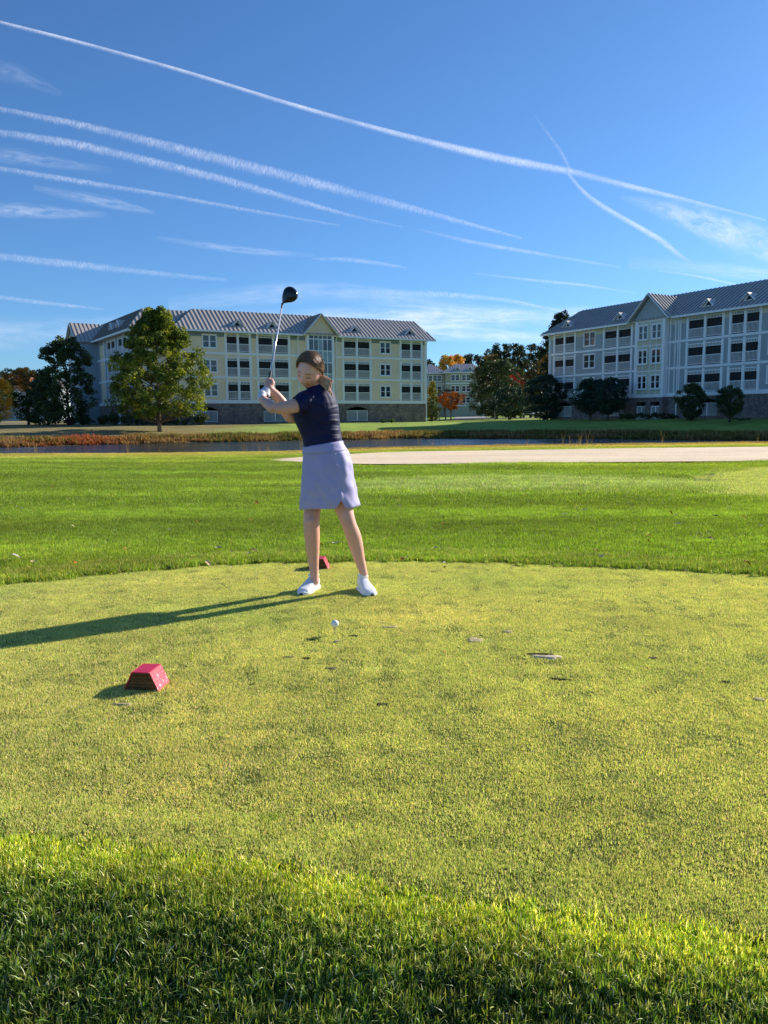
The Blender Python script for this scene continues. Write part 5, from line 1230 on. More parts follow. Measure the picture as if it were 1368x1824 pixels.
# ------------------------------------------------------------------ the golfer
def skinmat():
    t = NT('skin'); a = t.n('ShaderNodeAttribute', attribute_name='col'); g = t.n('ShaderNodeTexCoord')
    n1 = t.noise(22, 4, .6, g.outputs['Object']); c = t.mix(a.outputs['Color'], t.ramp(n1.outputs['Fac'], [(.3, .93), (.7, 1.05)]).outputs[0], 1, 'MULTIPLY')
    b = t.bsdf(c, .5, .35, 0, t.bump(t.noise(500, 3, .6, g.outputs['Object']).outputs['Fac'], .12, .001))
    b.inputs['Subsurface Weight'].default_value = .22; b.inputs['Subsurface Radius'].default_value = (1, .35, .2); b.inputs['Subsurface Scale'].default_value = .012
    return t.surf(b.outputs[0])
def clothmat(name, base, weave=900, rough=.75, sheen=.0, var=.06, spec=.3):
    t = NT(name); g = t.n('ShaderNodeTexCoord'); n1 = t.noise(9, 4, .6, g.outputs['Object']); n2 = t.noise(weave, 2, .5, g.outputs['Object'])
    c = t.mix(base, t.ramp(n1.outputs['Fac'], [(.3, 1-var), (.7, 1+var)]).outputs[0], 1, 'MULTIPLY')
    b = t.bsdf(c, rough, spec, 0, t.bump(n2.outputs['Fac'], .25, .0008)); b.inputs['Sheen Weight'].default_value = sheen
    return t.surf(b.outputs[0])
SKIN = skinmat(); NAVY = clothmat('navy_polo_knit', (.011, .0135, .064), 700, .6, .0, .12, .2); LAV = clothmat('lavender_stretch_cloth', (.41, .37, .62), 900, .6, .1, .04)
SHOE = clothmat('white_shoe_mesh', (.88, .88, .88), 600, .5); GLOVE = clothmat('white_golf_glove_leather', (.74, .70, .72), 500, .5)
BLK = pmat('black_rubber', (.012, .012, .014), .5, .1)

def ring_mesh(rings, n=32, cap=True):
    """rings: list of (center, axis_a, axis_b, power)"""
    V = []; F_ = []
    for c, a, b_, pw in rings:
        for k in range(n):
            th = 2*math.pi*k/n; ct, st_ = math.cos(th), math.sin(th)
            V.append(Vector(c)+Vector(a)*(abs(ct)**pw*math.copysign(1, ct))+Vector(b_)*(abs(st_)**pw*math.copysign(1, st_)))
    for i in range(len(rings)-1):
        for k in range(n): k2 = (k+1) % n; F_.append((i*n+k, i*n+k2, (i+1)*n+k2, (i+1)*n+k))
    if cap: F_.append(tuple(reversed(range(n)))); F_.append(tuple(range((len(rings)-1)*n, len(rings)*n)))
    return V, F_
def limb(pts, rads, sub=5, n=22):
    """smooth tapered limb with round ends; rads scalar or (a, b)"""
    P_ = [np.array(p, float) for p in pts]; Rr = [np.array(r if hasattr(r, '__len__') else (r, r), float) for r in rads]; D = []; Q = []
    for i in range(len(P_)-1):
        p0 = P_[max(i-1, 0)]; p1 = P_[i]; p2 = P_[i+1]; p3 = P_[min(i+2, len(P_)-1)]; q0 = Rr[max(i-1, 0)]; q1 = Rr[i]; q2 = Rr[i+1]; q3 = Rr[min(i+2, len(P_)-1)]
        for k in range(sub):
            t_ = k/sub; f = lambda a, b_, c, d: .5*((2*b_)+(-a+c)*t_+(2*a-5*b_+4*c-d)*t_**2+(-a+3*b_-3*c+d)*t_**3)
            D.append(f(p0, p1, p2, p3)); Q.append(f(q0, q1, q2, q3))
    D.append(P_[-1]); Q.append(Rr[-1])
    rings = []; ref = Vector((1, 0, 0))
    t0 = Vector(D[1]-D[0]).normalized(); t1 = Vector(D[-1]-D[-2]).normalized()
    seq = []
    for s_ in (-.98, -.85, -.6, -.3): k_ = math.sqrt(1-s_*s_); seq.append((Vector(D[0])+t0*s_*float(Q[0].mean()), Q[0]*k_, t0))
    for i, d in enumerate(D): tt = Vector(D[min(i+1, len(D)-1)]-D[max(i-1, 0)]).normalized(); seq.append((Vector(d), Q[i], tt))
    for s_ in (.3, .6, .85, .98): k_ = math.sqrt(1-s_*s_); seq.append((Vector(D[-1])+t1*s_*float(Q[-1].mean()), Q[-1]*k_, t1))
    for c, r_, tt in seq:
        a = ref-tt*ref.dot(tt); a = a.normalized() if a.length > .05 else tt.orthogonal().normalized(); b_ = tt.cross(a)
        rings.append((c, a*r_[0], b_*r_[1], 1))
    return ring_mesh(rings, n)
def ellipsoid(c, rx, ry, rz, rot=None, n=24):
    V = []; F_ = []
    for i in range(n//2+1):
        ph = math.pi*i/(n//2)
        for k in range(n):
            th = 2*math.pi*k/n; p = Vector((rx*math.sin(ph)*math.cos(th), ry*math.sin(ph)*math.sin(th), rz*math.cos(ph)))
            V.append(Vector(c)+(rot @ p if rot else p))
    for i in range(n//2):
        for k in range(n): k2 = (k+1) % n; F_.append((i*n+k, (i+1)*n+k, (i+1)*n+k2, i*n+k2))
    return V, F_
def fuse(name, pieces, voxel, smooth=4, sf=.5):
    """join overlapping pieces into one continuous skin"""
    mb = MB()
    for V, F_ in pieces: mb.add(V, F_)
    me = mb.mesh(name, []); o = bpy.data.objects.new(name, me); col.objects.link(o)
    r_ = o.modifiers.new('r', 'REMESH'); r_.mode = 'VOXEL'; r_.voxel_size = voxel
    s_ = o.modifiers.new('s', 'SMOOTH'); s_.factor = sf; s_.iterations = smooth
    dg = bpy.context.evaluated_depsgraph_get(); e = o.evaluated_get(dg); m2 = bpy.data.meshes.new_from_object(e)
    bpy.data.objects.remove(o); m2.name = name; m2.materials.clear(); m2.polygons.foreach_set('use_smooth', [True]*len(m2.polygons))
    return m2
def getv(me): a = np.zeros(len(me.vertices)*3, np.float32); me.vertices.foreach_get('co', a); return a.reshape(-1, 3).astype(float)
def setv(me, V): me.vertices.foreach_set('co', np.asarray(V, np.float32).ravel()); me.update()
def getn(me): a = np.zeros(len(me.vertices)*3, np.float32); me.vertices.foreach_get('normal', a); return a.reshape(-1, 3).astype(float)
def setcol(me, C):
    a_ = me.color_attributes.new('col', 'FLOAT_COLOR', 'POINT'); c = np.ones((len(C), 4), np.float32); c[:, :3] = C; a_.data.foreach_set('color', c.ravel())
def pix(V):
    """where points of the figure sit across the view, for laying folds along the body"""
    d = np.asarray(V)-np.array(EYEP); f = np.array(fwd); z = d@f
    return CX+FPX*(d@np.array(rgt))/z, CY-FPX*(d@np.array(upv))/z

BY = 5.16
gp = gz(600, 1060)
golfer = empty('person', (gp.x, 5.12, 0), 0, 'woman golfer in navy polo and lavender skirt at the top of her backswing', 'person')
GINV = Matrix.Translation((-gp.x, -5.12, 0))
def glink(name, me, mat=None, parent=None):
    me.transform(GINV if parent is None else GINV)
    if mat is not None: me.materials.clear(); me.materials.append(mat)
    return link(name, me, parent or golfer)

# --- head, sculpted on a dense sphere
HS = 1.03
psi, phi, rol = R(24), R(25), R(-17)
Fh = Vector((-math.sin(psi)*math.cos(phi), -math.cos(psi)*math.cos(phi), -math.sin(phi)))
Uh = Vector((-math.sin(psi)*math.sin(phi), -math.cos(psi)*math.sin(phi), math.cos(phi)))
Xh = Fh.cross(Uh).normalized()
Rh = Matrix((Xh, Fh, Uh)).transposed(); Rh = Rh @ Matrix.Rotation(rol, 3, 'Y')
eye_mid = at(540.5, 669.0, 4.98); HC = eye_mid-Rh @ Vector((0, .086*HS, .004))
def H2W(p): return HC+Rh @ (Vector(p)*HS)
def head_shape(nu=120, nv=90):
    th, ph = np.meshgrid(np.linspace(0, 2*np.pi, nu, endpoint=False), np.linspace(0.02, np.pi-.02, nv)); x = np.sin(ph)*np.cos(th); y = np.sin(ph)*np.sin(th); z = np.cos(ph)
    X_ = .074*x; Y_ = .093*y; Z_ = .113*z; lo = np.clip(-z, 0, 1)
    X_ = X_*(1-.27*lo**2.0); fr = np.clip(y, 0, 1); bk = np.clip(-y, 0, 1)
    Y_ = np.where(y < 0, Y_*(1-.55*lo**1.2), Y_*(1-.06*lo)); Y_ = Y_-.006*(1-np.abs(z))*fr*0
    Z_ = Z_+.010*lo*fr*(1-np.abs(x))                                                 # lifts the chin floor forward
    flat = np.exp(-((Z_-.0)/.06)**2)*fr; X_ = X_*(1-.04*flat)
    g = lambda a, s: np.exp(-(a/s)**2); ax = np.abs(X_); f_ = (y > .15)*fr
    Y_ = Y_-.011*g(ax-.031, .015)*g(Z_-.000, .013)*f_                                 # orbits
    Y_ = Y_+.0075*g(ax-.031, .0135)*g(Z_+.001, .0085)*f_                              # closed upper lids
    Y_ = Y_+.0045*g(ax-.030, .024)*g(Z_-.019, .008)*f_                                # brow ridge
    Y_ = Y_+(.006+.018*np.clip((.012-Z_)/.050, 0, 1))*g(X_, .0090+.004*np.clip((.0-Z_)/.05, 0, 1))*(1/(1+np.exp(-(Z_+.047)/.0022)))*(1/(1+np.exp((Z_-.014)/.006)))*f_
    Y_ = Y_+.006*g(ax-.012, .006)*g(Z_+.040, .007)*f_                                 # nostril wings
    Y_ = Y_+.007*g(ax-.041, .019)*g(Z_+.036, .020)*f_                                 # smiling cheeks
    Y_ = Y_-.004*g(ax-.030, .007)*g(Z_+.058, .016)*f_                                 # smile folds
    sml = Z_+.066-1.5*(ax-.0)**1.4
    Y_ = Y_+.0060*g(X_, .024)*g(sml-.005, .0048)*f_+.0068*g(X_, .020)*g(sml+.008, .0052)*f_-.0055*g(X_, .026)*g(sml+.0015, .0022)*f_
    Y_ = Y_+.008*g(X_, .020)*g(Z_+.100, .014)*f_                                      # chin
    return np.stack([X_, Y_, Z_], -1), nu, nv
HV, nu, nv = head_shape()
hv = HV.reshape(-1, 3)
hf = [(j*nu+i, j*nu+(i+1) % nu, (j+1)*nu+(i+1) % nu, (j+1)*nu+i) for j in range(nv-1) for i in range(nu)]+[tuple(range(nu))[::-1], tuple(range((nv-1)*nu, nv*nu))]
head_piece = ([H2W(p) for p in hv], [tuple(reversed(f)) for f in hf])

A = at
# legs, arms, torso core
pieces = []
pieces.append(limb([A(569, 828, 5.18), A(561, 880, 5.19), A(556.5, 905, 5.18), A(554.8, 932, 5.13), A(556, 960, 5.15), A(558, 995, 5.18), A(560.2, 1024, 5.20), A(560.6, 1034, 5.20)],
                   [(.075, .075), (.066, .066), (.059, .060), (.0545, .058), (.0520, .058), (.039, .043), (.0285, .035), (.031, .038)]))
pieces.append(limb([A(594, 828, 5.18), A(606, 880, 5.16), A(612.5, 905, 5.13), A(621, 932, 5.11), A(631, 960, 5.15), A(640, 995, 5.18), A(648, 1022, 5.20), A(649, 1034, 5.20)],
                   [(.075, .075), (.066, .068), (.061, .064), (.0495, .056), (.0515, .057), (.038, .042), (.0275, .034), (.029, .037)]))
for u_, v_ in ((554.5, 930), (619.5, 929)): k_ = A(u_, v_, 5.098); pieces.append(ellipsoid(k_, .034, .032, .040))       # kneecaps
for u_, v_, q in ((560, 1031, 1), (648.5, 1029, 1)):
    for s_ in (-1, 1): k_ = A(u_, v_, 5.2); pieces.append(ellipsoid(k_+Vector((s_*.022, -.004, 0)), .011, .014, .014))   # ankle bones
pieces.append(limb([A(579, 840, 5.17), A(577, 800, 5.18), A(570, 765, 5.19), A(563, 725, 5.18), A(564, 700, 5.17)], [(.12, .09), (.108, .085), (.115, .10), (.115, .115), (.06, .06)]))
# left arm, nearest the camera
lsh, lel, lwr = A(545, 714, 5.05), A(489, 727.5, 4.93), A(465.5, 708.5, 5.055)
pieces.append(limb([lsh, A(528, 722, 4.99), A(507, 726, 4.955), lel, A(478, 720.5, 4.98), lwr, A(466.8, 704.5, 5.07)], [(.038, .038), (.0455, .045), (.0415, .041), (.0375, .037), (.035, .036), (.0235, .027), (.023, .027)]))
# right arm, behind
rsh, rel, rwr = A(566, 712, 5.33), A(518, 744, 5.22), A(482, 693.5, 5.17)
pieces.append(limb([rsh, A(543, 733, 5.29), rel, A(505, 722, 5.21), A(493, 706, 5.19), rwr, A(480.2, 690.5, 5.165)], [(.048, .048), (.044, .044), (.039, .039), (.038, .038), (.033, .033), (.024, .027), (.023, .026)]))
# neck
pieces.append(limb([A(571, 712, 5.17), A(569, 690, 5.13), H2W((0, -.022, -.062))], [(.060, .060), (.052, .054), (.050, .054)]))
pieces.append(head_piece)
# ears
for s_ in (-1, 1):
    for k in range(9):
        a = math.pi*1.45*k/8-1.0; p = Vector((s_*(.0765+.004*math.sin(a*1.3)), -.010-.013*math.cos(a)+.002, .012+.028*math.sin(a)))
        pieces.append(ellipsoid(H2W(p), .0052, .0052, .0052, None, 10))
    pieces.append(ellipsoid(H2W((s_*.0745, -.008, .010)), .006, .013, .024, Rh, 12)); pieces.append(ellipsoid(H2W((s_*.0755, -.003, -.014)), .0055, .0065, .009, Rh, 10))
# club line: butt of the grip to the hosel
BUTT, HOSEL = A(473.6, 711, 5.10), A(502.6, 543.5, 5.78)
ax = (HOSEL-BUTT).normalized(); clen = (HOSEL-BUTT).length
def hand(wrist, s0, glove, palm_dir, flip):
    """palm beside the grip, four fingers and a thumb closed round it"""
    e1 = (palm_dir-ax*palm_dir.dot(ax)).normalized(); e2 = ax.cross(e1)*flip; out = []
    gpnt = lambda s_, r_, a: BUTT+ax*s_+(e1*math.cos(a)+e2*math.sin(a))*r_
    palm_c = gpnt(s0+.040, .0245, .0)
    out.append(limb([wrist, wrist.lerp(palm_c, .55), palm_c, gpnt(s0+.045, .023, .35)], [(.0215, .025), (.025, .023), (.028, .0185), (.023, .014)], 4, 16))
    for i, (ln, off) in enumerate(((1.0, .070), (1.06, .052), (1.0, .034), (.84, .017))):
        ang = [-.05, .75, 1.55, 2.45, 3.25*ln]; rr = [.0245, .0245, .022, .020, .0185]; ra = [.0088, .0086, .0080, .0075, .0068]
        out.append(limb([gpnt(s0+off-.003*j, rr[j], ang[j]) for j in range(5)], [q*(.94 if i == 3 else 1) for q in ra], 4, 12))
        out.append(ellipsoid(gpnt(s0+off, .0275, .62), .0078, .0078, .0078, None, 10))                                  # knuckle
    out.append(limb([gpnt(s0+.022, .026, -.55), gpnt(s0+.048, .0245, -.95), gpnt(s0+.074, .0205, -1.15), gpnt(s0+.094, .019, -1.1)], [.0115, .0100, .0088, .0075], 4, 12))
    return out
cam_side = (EYEP-BUTT).normalized()
lh = hand(lwr, .018, True, Vector((-.85, -.45, -.1)), 1)
rh = hand(rwr, .098, False, Vector((.55, -.75, .1)), -1)
pieces += rh
body = fuse('body', pieces, .0030, 3, .5)
bmx = bmesh.new(); bmx.from_mesh(body)
for c_, rad_, it_ in ((lel, .095, 80), (A(478, 720.5, 4.98), .05, 12), (rel, .07, 24), (A(554.8, 932, 5.10), .09, 16), (A(621, 932, 5.11), .09, 16), (A(560.5, 1028, 5.2), .05, 10), (A(648, 1026, 5.2), .05, 10), (lwr, .04, 8), (rwr, .04, 10)):
    vs_ = [v for v in bmx.verts if (v.co-c_).length < rad_]
    for _ in range(it_): bmesh.ops.smooth_vert(bmx, verts=vs_, factor=.5, use_axis_x=True, use_axis_y=True, use_axis_z=True)
bmx.to_mesh(body); bmx.free(); body.polygons.foreach_set('use_smooth', [True]*len(body.polygons))
V = getv(body); Rm = np.array(Rh); loc = ((V-np.array(HC))@Rm)/HS                     # head coordinates for colouring
base = np.array((.78, .42, .32)); C_ = np.tile(base, (len(V), 1))
uu, vv = pix(V)
gA = lambda a, s: np.exp(-(a/s)**2)
lx, ly, lz = loc[:, 0], loc[:, 1], loc[:, 2]; onh = (np.abs(lx) < .09) & (np.abs(ly) < .13) & (lz > -.125) & (lz < .125); fr = onh & (ly > .045)
def blend(mask, c, k): 
    k = (k*mask)[:, None]; return C_*(1-k)+np.array(c)*k
alx = np.abs(lx)
C_ = blend(onh, (.93, .50, .40), .9)
C_ = blend(fr, (.66, .27, .21), .55*gA(alx-.043, .017)*gA(lz+.034, .016))               # cheeks
C_ = blend(fr, (.60, .30, .24), .4*gA(lx, .010)*gA(lz+.040, .012))
sml = lz+.066-1.5*alx**1.4
C_ = blend(fr, (.46, .11, .10), 1.0*(1/(1+np.exp((alx-.029)/.0015)))*gA(sml+.001, .0115))
C_ = blend(fr, (.85, .80, .74), 1.0*(1/(1+np.exp((alx-.019)/.0015)))*gA(sml-.0005, .0040))
C_ = blend(fr, (.12, .06, .04), .85*gA(lz-.020+.22*(alx-.030)**1.0*(alx > .03)+.0*alx, .0034)*(1/(1+np.exp((.014-alx)/.0016)))*(1/(1+np.exp((alx-.048)/.0022))))     # brows
C_ = blend(fr, (.035, .018, .012), .95*gA(lz+.0085+2.2*(alx-.031)**2*-4, .0037)*(1/(1+np.exp((.0185-alx)/.001)))*(1/(1+np.exp((alx-.045)/.0012))))                     # lash line
C_ = blend(fr, (.40, .22, .16), .45*gA(alx-.031, .016)*gA(lz-.004, .007))
C_ = blend(onh, (.62, .22, .14), .5*gA(alx-.078, .012)*gA(lz-.014, .03)*gA(ly+.015, .02))
kn = np.exp(-(((uu-554)/14)**2+((vv-932)/14)**2))+np.exp(-(((uu-619)/14)**2+((vv-931)/14)**2))+.8*np.exp(-(((uu-487)/9)**2+((vv-731)/8)**2))
C_ = C_*(1-.4*kn[:, None]*0)+0; k_ = (.22*np.clip(kn, 0, 1))[:, None]; C_ = C_*(1-k_)+np.array((.55, .27, .20))*k_
hd = np.exp(-(((uu-480)/14)**2+((vv-690)/12)**2))[:, None]*.45; C_ = C_*(1-hd)+np.array((.62, .33, .26))*hd
setcol(body, C_); body.materials.append(SKIN); glink('body', body)

# --- glove on the left hand (worn)
gl = fuse('glove', lh+[limb([lwr.lerp(lel, .10), lwr, lwr.lerp(A(468, 700, 5.08), .6)], [(.0275, .030), (.0275, .030), (.028, .029)], 3, 16)], .0034, 2, .5)
glink('glove', gl, GLOVE)

# --- polo shirt
def srings(rows):
    out = []
    for uL, vL, uR, vR, d, Yc in rows:
        a, b_ = A(uL, vL, Yc), A(uR, vR, Yc); c = (a+b_)/2; out.append((c, (b_-a)/2, Vector((0, d, 0)), .92))
    return out
shirt_rows = [(542.6, 800, 610, 788, .118, 5.18), (541.5, 794, 609, 784, .120, 5.18), (538.5, 780, 607.5, 772, .118, 5.18), (531.5, 764, 605.5, 758, .125, 5.18), (524.5, 750, 604.5, 744, .142, 5.18),
    (521.8, 738, 603.5, 730, .160, 5.18), (523, 724, 600.5, 717, .168, 5.18), (527, 711, 597, 705, .160, 5.18), (534, 703, 593, 697, .130, 5.17), (542, 696.5, 590, 687, .100, 5.15), (549, 692, 585.5, 680, .078, 5.14)]
sp_ = [ring_mesh(srings(shirt_rows), 40)]
sp_.append(limb([A(556, 713, 5.10), A(543, 714.5, 5.035), A(531, 721, 4.995), A(528.5, 722.2, 4.99)], [(.080, .074), (.067, .066), (.057, .058), (.056, .057)], 6, 28))   # left sleeve
sp_.append(limb([A(572, 712, 5.25), A(556, 722, 5.31), A(545, 732, 5.30)], [(.075, .07), (.062, .062), (.054, .054)], 6, 24))
shirt = fuse('shirt', sp_, .0042, 5, .5)
V = getv(shirt); N_ = getn(shirt); uu, vv = pix(V)
# cut the sleeve opening square: flatten whatever bulges past the cuff plane
cp, cn = A(527.0, 722.8, 4.99), (A(508, 727, 4.955)-A(540, 716, 5.02)).normalized(); dpl = (V-np.array(cp))@np.array(cn); near = np.linalg.norm(V-np.array(cp), axis=1) < .085
V = V-np.where(near & (dpl > 0), dpl, 0)[:, None]*np.array(cn)
hem = (vv > 797.5-(uu-545)*.16) & (vv > 780); 
fold = np.zeros(len(V))
def crease(u0, v0, u1, v1, w_, amp):
    global fold
    d = np.array((u1-u0, v1-v0), float); L_ = np.hypot(*d); d /= L_; s_ = (uu-u0)*d[0]+(vv-v0)*d[1]; q = -(uu-u0)*d[1]+(vv-v0)*d[0]+1.5*np.sin(s_*.12)
    fold = fold+amp*np.exp(-(q/w_)**2)*np.exp(-np.clip(np.abs(s_/L_-.5)*2-.6, 0, None)**2/.12)
for c_ in [(575, 735, 604, 722, 2.2, .005), (572, 744, 605, 735, 1.8, -.004), (568, 752, 605, 748, 2.0, .0055), (575, 760, 606, 757, 1.7, -.004), (560, 768, 606, 764, 2.0, .005), (566, 776, 607, 771, 1.6, -.0035), (556, 784, 608, 779, 2.0, .0045),
           (535, 770, 570, 760, 2.5, .004), (530, 755, 560, 742, 2.6, .004), (548, 735, 575, 760, 3.2, -.006), (540, 726, 560, 745, 2.8, .006), (552, 706, 566, 735, 2.4, -.005), (560, 704, 580, 728, 2.5, .004), (580, 700, 590, 726, 2.4, -.003),
           (524, 742, 536, 752, 2, -.004), (545, 790, 575, 778, 2.0, .003)]: crease(*c_)
nz_ = np.array([noise.noise(Vector(p)*14) for p in V]); fold = fold*.7+nz_*.0022
V = V+N_*(fold*np.where(dpl > -.015, np.clip(-dpl/.015, 0, 1) if False else 1, 1))[:, None]
setv(shirt, V); glink('shirt', shirt, NAVY)
# collar: a folded band round the neck
cl_c = A(565, 687.0, 5.12); cn_ = (H2W((0, -.02, -.05))-A(570, 706, 5.17)).normalized(); e1 = cn_.orthogonal().normalized(); e2 = cn_.cross(e1); mbc = MB(); n_ = 40; V_ = []
for k in range(n_):
    a = 2*math.pi*k/n_; d = e1*math.cos(a)+e2*math.sin(a)
    V_ += [cl_c+d*.064+cn_*.020, cl_c+d*.070+cn_*.022, cl_c+d*.079-cn_*.016, cl_c+d*.075-cn_*.020, cl_c+d*.066-cn_*.006]
F_ = []
for k in range(n_-0): 
    for j in range(4): F_.append((5*k+j, 5*((k+1) % n_)+j, 5*((k+1) % n_)+j+1, 5*k+j+1))
mbc.add(V_, F_); cm = mbc.mesh('collar', NAVY); cm.polygons.foreach_set('use_smooth', [True]*len(cm.polygons)); glink('collar', cm, NAVY)

# --- skirt: waistband and flared body with a rounded notch at the hem
def tube_cloth(name, rows, n, mat, hemf=None, ruff=None, thick=.003):
    V = []; F_ = []; m_ = len(rows)
    for i, (uL, vL, uR, vR, d, Yc) in enumerate(rows):
        a, b_ = A(uL, vL, Yc), A(uR, vR, Yc); c = (a+b_)/2; ax_ = (b_-a)/2; f = i/(m_-1)
        for k in range(n):
            th = 2*math.pi*k/n; rr = 1+(ruff(th, f) if ruff else 0); p = c+ax_*math.cos(th)*rr+Vector((0, d*math.sin(th)*rr, 0))
            if ruff and m_ > 20: nv_ = noise.noise(Vector((p.x*9, p.y*9, p.z*7)))*.015+noise.noise(Vector((p.x*16+p.z*14, p.y*16, p.z*6-p.x*10)))*.010; q_ = (p-c); q_.z = 0; p = p+q_.normalized()*nv_*(.4+.6*f)
            if hemf: p = p+Vector((0, 0, hemf(th, f)))
            V.append(p)
    for i in range(m_-1):
        for k in range(n): k2 = (k+1) % n; F_.append((i*n+k, (i+1)*n+k, (i+1)*n+k2, i*n+k2))
    mb = MB(); mb.add(V, F_); me = mb.mesh(name, mat); me.polygons.foreach_set('use_smooth', [True]*len(me.polygons)); o = glink(name, me, mat)
    s_ = o.modifiers.new('thick', 'SOLIDIFY'); s_.thickness = thick; s_.offset = 0; return o
def interp_rows(rows, n):
    Rr = np.array(rows, float); t0 = np.linspace(0, 1, len(rows)); t1 = np.linspace(0, 1, n)
    from_ = [np.interp(t1, t0, Rr[:, j]) for j in range(Rr.shape[1])]; return list(zip(*from_))
sk_rows = [(541.0, 795.5, 609.3, 784.5, .126, 5.18), (540.2, 803, 615, 795, .134, 5.18), (539.5, 812, 621.5, 806, .142, 5.18), (538.5, 828, 627, 824, .150, 5.18), (537.3, 850, 631.5, 848, .156, 5.18), (536.4, 875, 635.5, 872, .160, 5.18), (536.0, 905, 640.0, 899.5, .164, 5.18)]
NTH = R(-66)                                                                           # seam between front and side panel, facing the camera right of centre
def wrap(a): return (a+math.pi) % (2*math.pi)-math.pi
def hemf(th, f):
    d = wrap(th-NTH); w_ = max(0, f-.80)/.20
    notch = .050*math.exp(-(d/.11)**2)*w_**1.0
    return notch+.004*math.sin(th*3+1)*w_
def ruff(th, f):
    d = wrap(th-NTH); r_ = .012*f*math.sin(th*5+2.0)*.6+.010*f*math.sin(th*9+.5+2*f)*(1 if abs(wrap(th+.5)) < 1.2 else .4)
    r_ += .020*math.exp(-((d-.05)/.04)**2)*f-.022*math.exp(-((d+.05)/.05)**2)*f                                    # overlapping seam
    r_ += .010*math.sin(14*f+3*th)*math.exp(-((wrap(th+2.1))/.6)**2)*(1-f)+.008*math.sin(18*f-4*th)*math.exp(-((wrap(th+1.0))/.5)**2)*f
    return r_
skirt = tube_cloth('skirt', interp_rows(sk_rows, 60), 220, LAV, hemf, ruff)
wb = tube_cloth('waistband', interp_rows([(540.6, 796.5, 609.8, 785.0, .129, 5.18), (539.6, 803, 612.5, 793.5, .134, 5.18), (539.2, 808, 618.5, 801.5, .141, 5.18)], 8), 96, LAV, None, lambda th, f: .012, .0045)
pk = MB(); pts = []
for k in range(13):
    f = k/12; u_ = 578.5+f*26; v_ = 812.5+17*f**.55; th_ = 0; c = A(u_, v_, 5.18); 
    row = np.interp(v_, [812, 828, 850], [0, 1, 2]); uL = np.interp(v_, [812, 828, 850], [539.5, 538.5, 537.3]); uR = np.interp(v_, [812, 828, 850], [621.5, 627, 631.5]); d_ = np.interp(v_, [812, 828, 850], [.142, .150, .156])
    cc = (u_-(uL+uR)/2)/((uR-uL)/2); dep = d_*math.sqrt(max(0, 1-cc*cc))+.0015; pts.append(A(u_, v_, 5.18-dep))
pk.tube(pts, .0019, 6); pm_ = pk.mesh('pocket_edge', LAV); glink('pocket_edge', pm_, LAV)

# --- shoes
def shoe(heel_px, toe_px, yaw_fix=0):
    hl, to = gz(*heel_px), gz(*toe_px); d = (to-hl); d.z = 0; L_ = .265; d.normalize(); hl = to-d*L_; s_ = Vector((d.y, -d.x, 0)); up_ = Vector((0, 0, 1)); hl.z = 0
    P_ = lambda t_, x, z: hl+d*(t_*L_)+s_*x+up_*z
    W_ = lambda t_: np.interp(t_, [0, .08, .25, .5, .72, .9, 1], [.020, .033, .037, .040, .048, .040, .014]); 
    top = lambda t_: np.interp(t_, [0, .06, .22, .36, .5, .7, .88, 1], [.052, .090, .098, .092, .075, .056, .045, .026])
    rings = [(P_(t_, .004*math.sin(t_*3), (.018+top(t_))/2), s_*W_(t_), up_*((top(t_)-.012)/2), .8) for t_ in np.linspace(0.01, .99, 22)]
    up_m = fuse('upper', [ring_mesh(rings, 28), limb([P_(.20, 0, .05), P_(.20, 0, .100)], [(.036, .040), (.034, .040)], 3, 20)], .0036, 4, .5)
    root = up_m; root.materials.append(SHOE); o = glink('shoe', root, SHOE)
    rings = []
    for t_ in np.linspace(-.01, 1.01, 24): rings.append((P_(t_, .004*math.sin(t_*3), .014+.006*max(0, t_-.8)*4), s_*(W_(min(1, max(0, t_)))+.005), up_*.015, .55))
    me = bpy.data.meshes.new('sole'); Vs, Fs = ring_mesh(rings, 24); me.from_pydata([tuple(v) for v in Vs], [], Fs); me.polygons.foreach_set('use_smooth', [True]*len(me.polygons)); glink('sole', me, SHOE, o)
    rings = [(P_(t_, 0, .009+.006*(t_-.9)*8), s_*(W_(min(1, t_))*np.interp(t_, [.93, 1.03], [.85, .62])+.004), up_*.009, .8) for t_ in np.linspace(.93, 1.025, 6)]
    me = bpy.data.meshes.new('toe_shadow'); Vs, Fs = ring_mesh(rings, 20); me.from_pydata([tuple(v) for v in Vs], [], Fs); me.polygons.foreach_set('use_smooth', [True]*len(me.polygons)); glink('toe_shadow', me, BLK, o)  # black wedge standing in for the shadow under the raised toe
    mb = MB()
    for t_ in (.36, .44, .52): mb.tube([P_(t_, W_(t_)*1.02*math.cos(a), .012+(top(t_)-.010)*math.sin(a)**.7) for a in np.linspace(.5, math.pi-.5, 9)], .0028, 6)
    glink('laces', mb.mesh('laces', SHOE), SHOE, o)
    mb = MB(); mb.tube([P_(-.005, 0, .055), P_(-.012, 0, .085), P_(.0, 0, .108)], [.008, .009, .006], 8); glink('heel_tab', mb.mesh('heel_tab', SHOE), SHOE, o)
    mb = MB(); mb.tube([P_(.20, math.cos(a)*.033, .106)+d*math.sin(a)*.040 for a in np.linspace(0, 2*math.pi, 25)], .0048, 8); glink('sock_rim', mb.mesh('sock_rim', SHOE), SHOE, o)
    return o
shoe((577, 1041), (537, 1062.5)); shoe((624, 1036), (663, 1064))

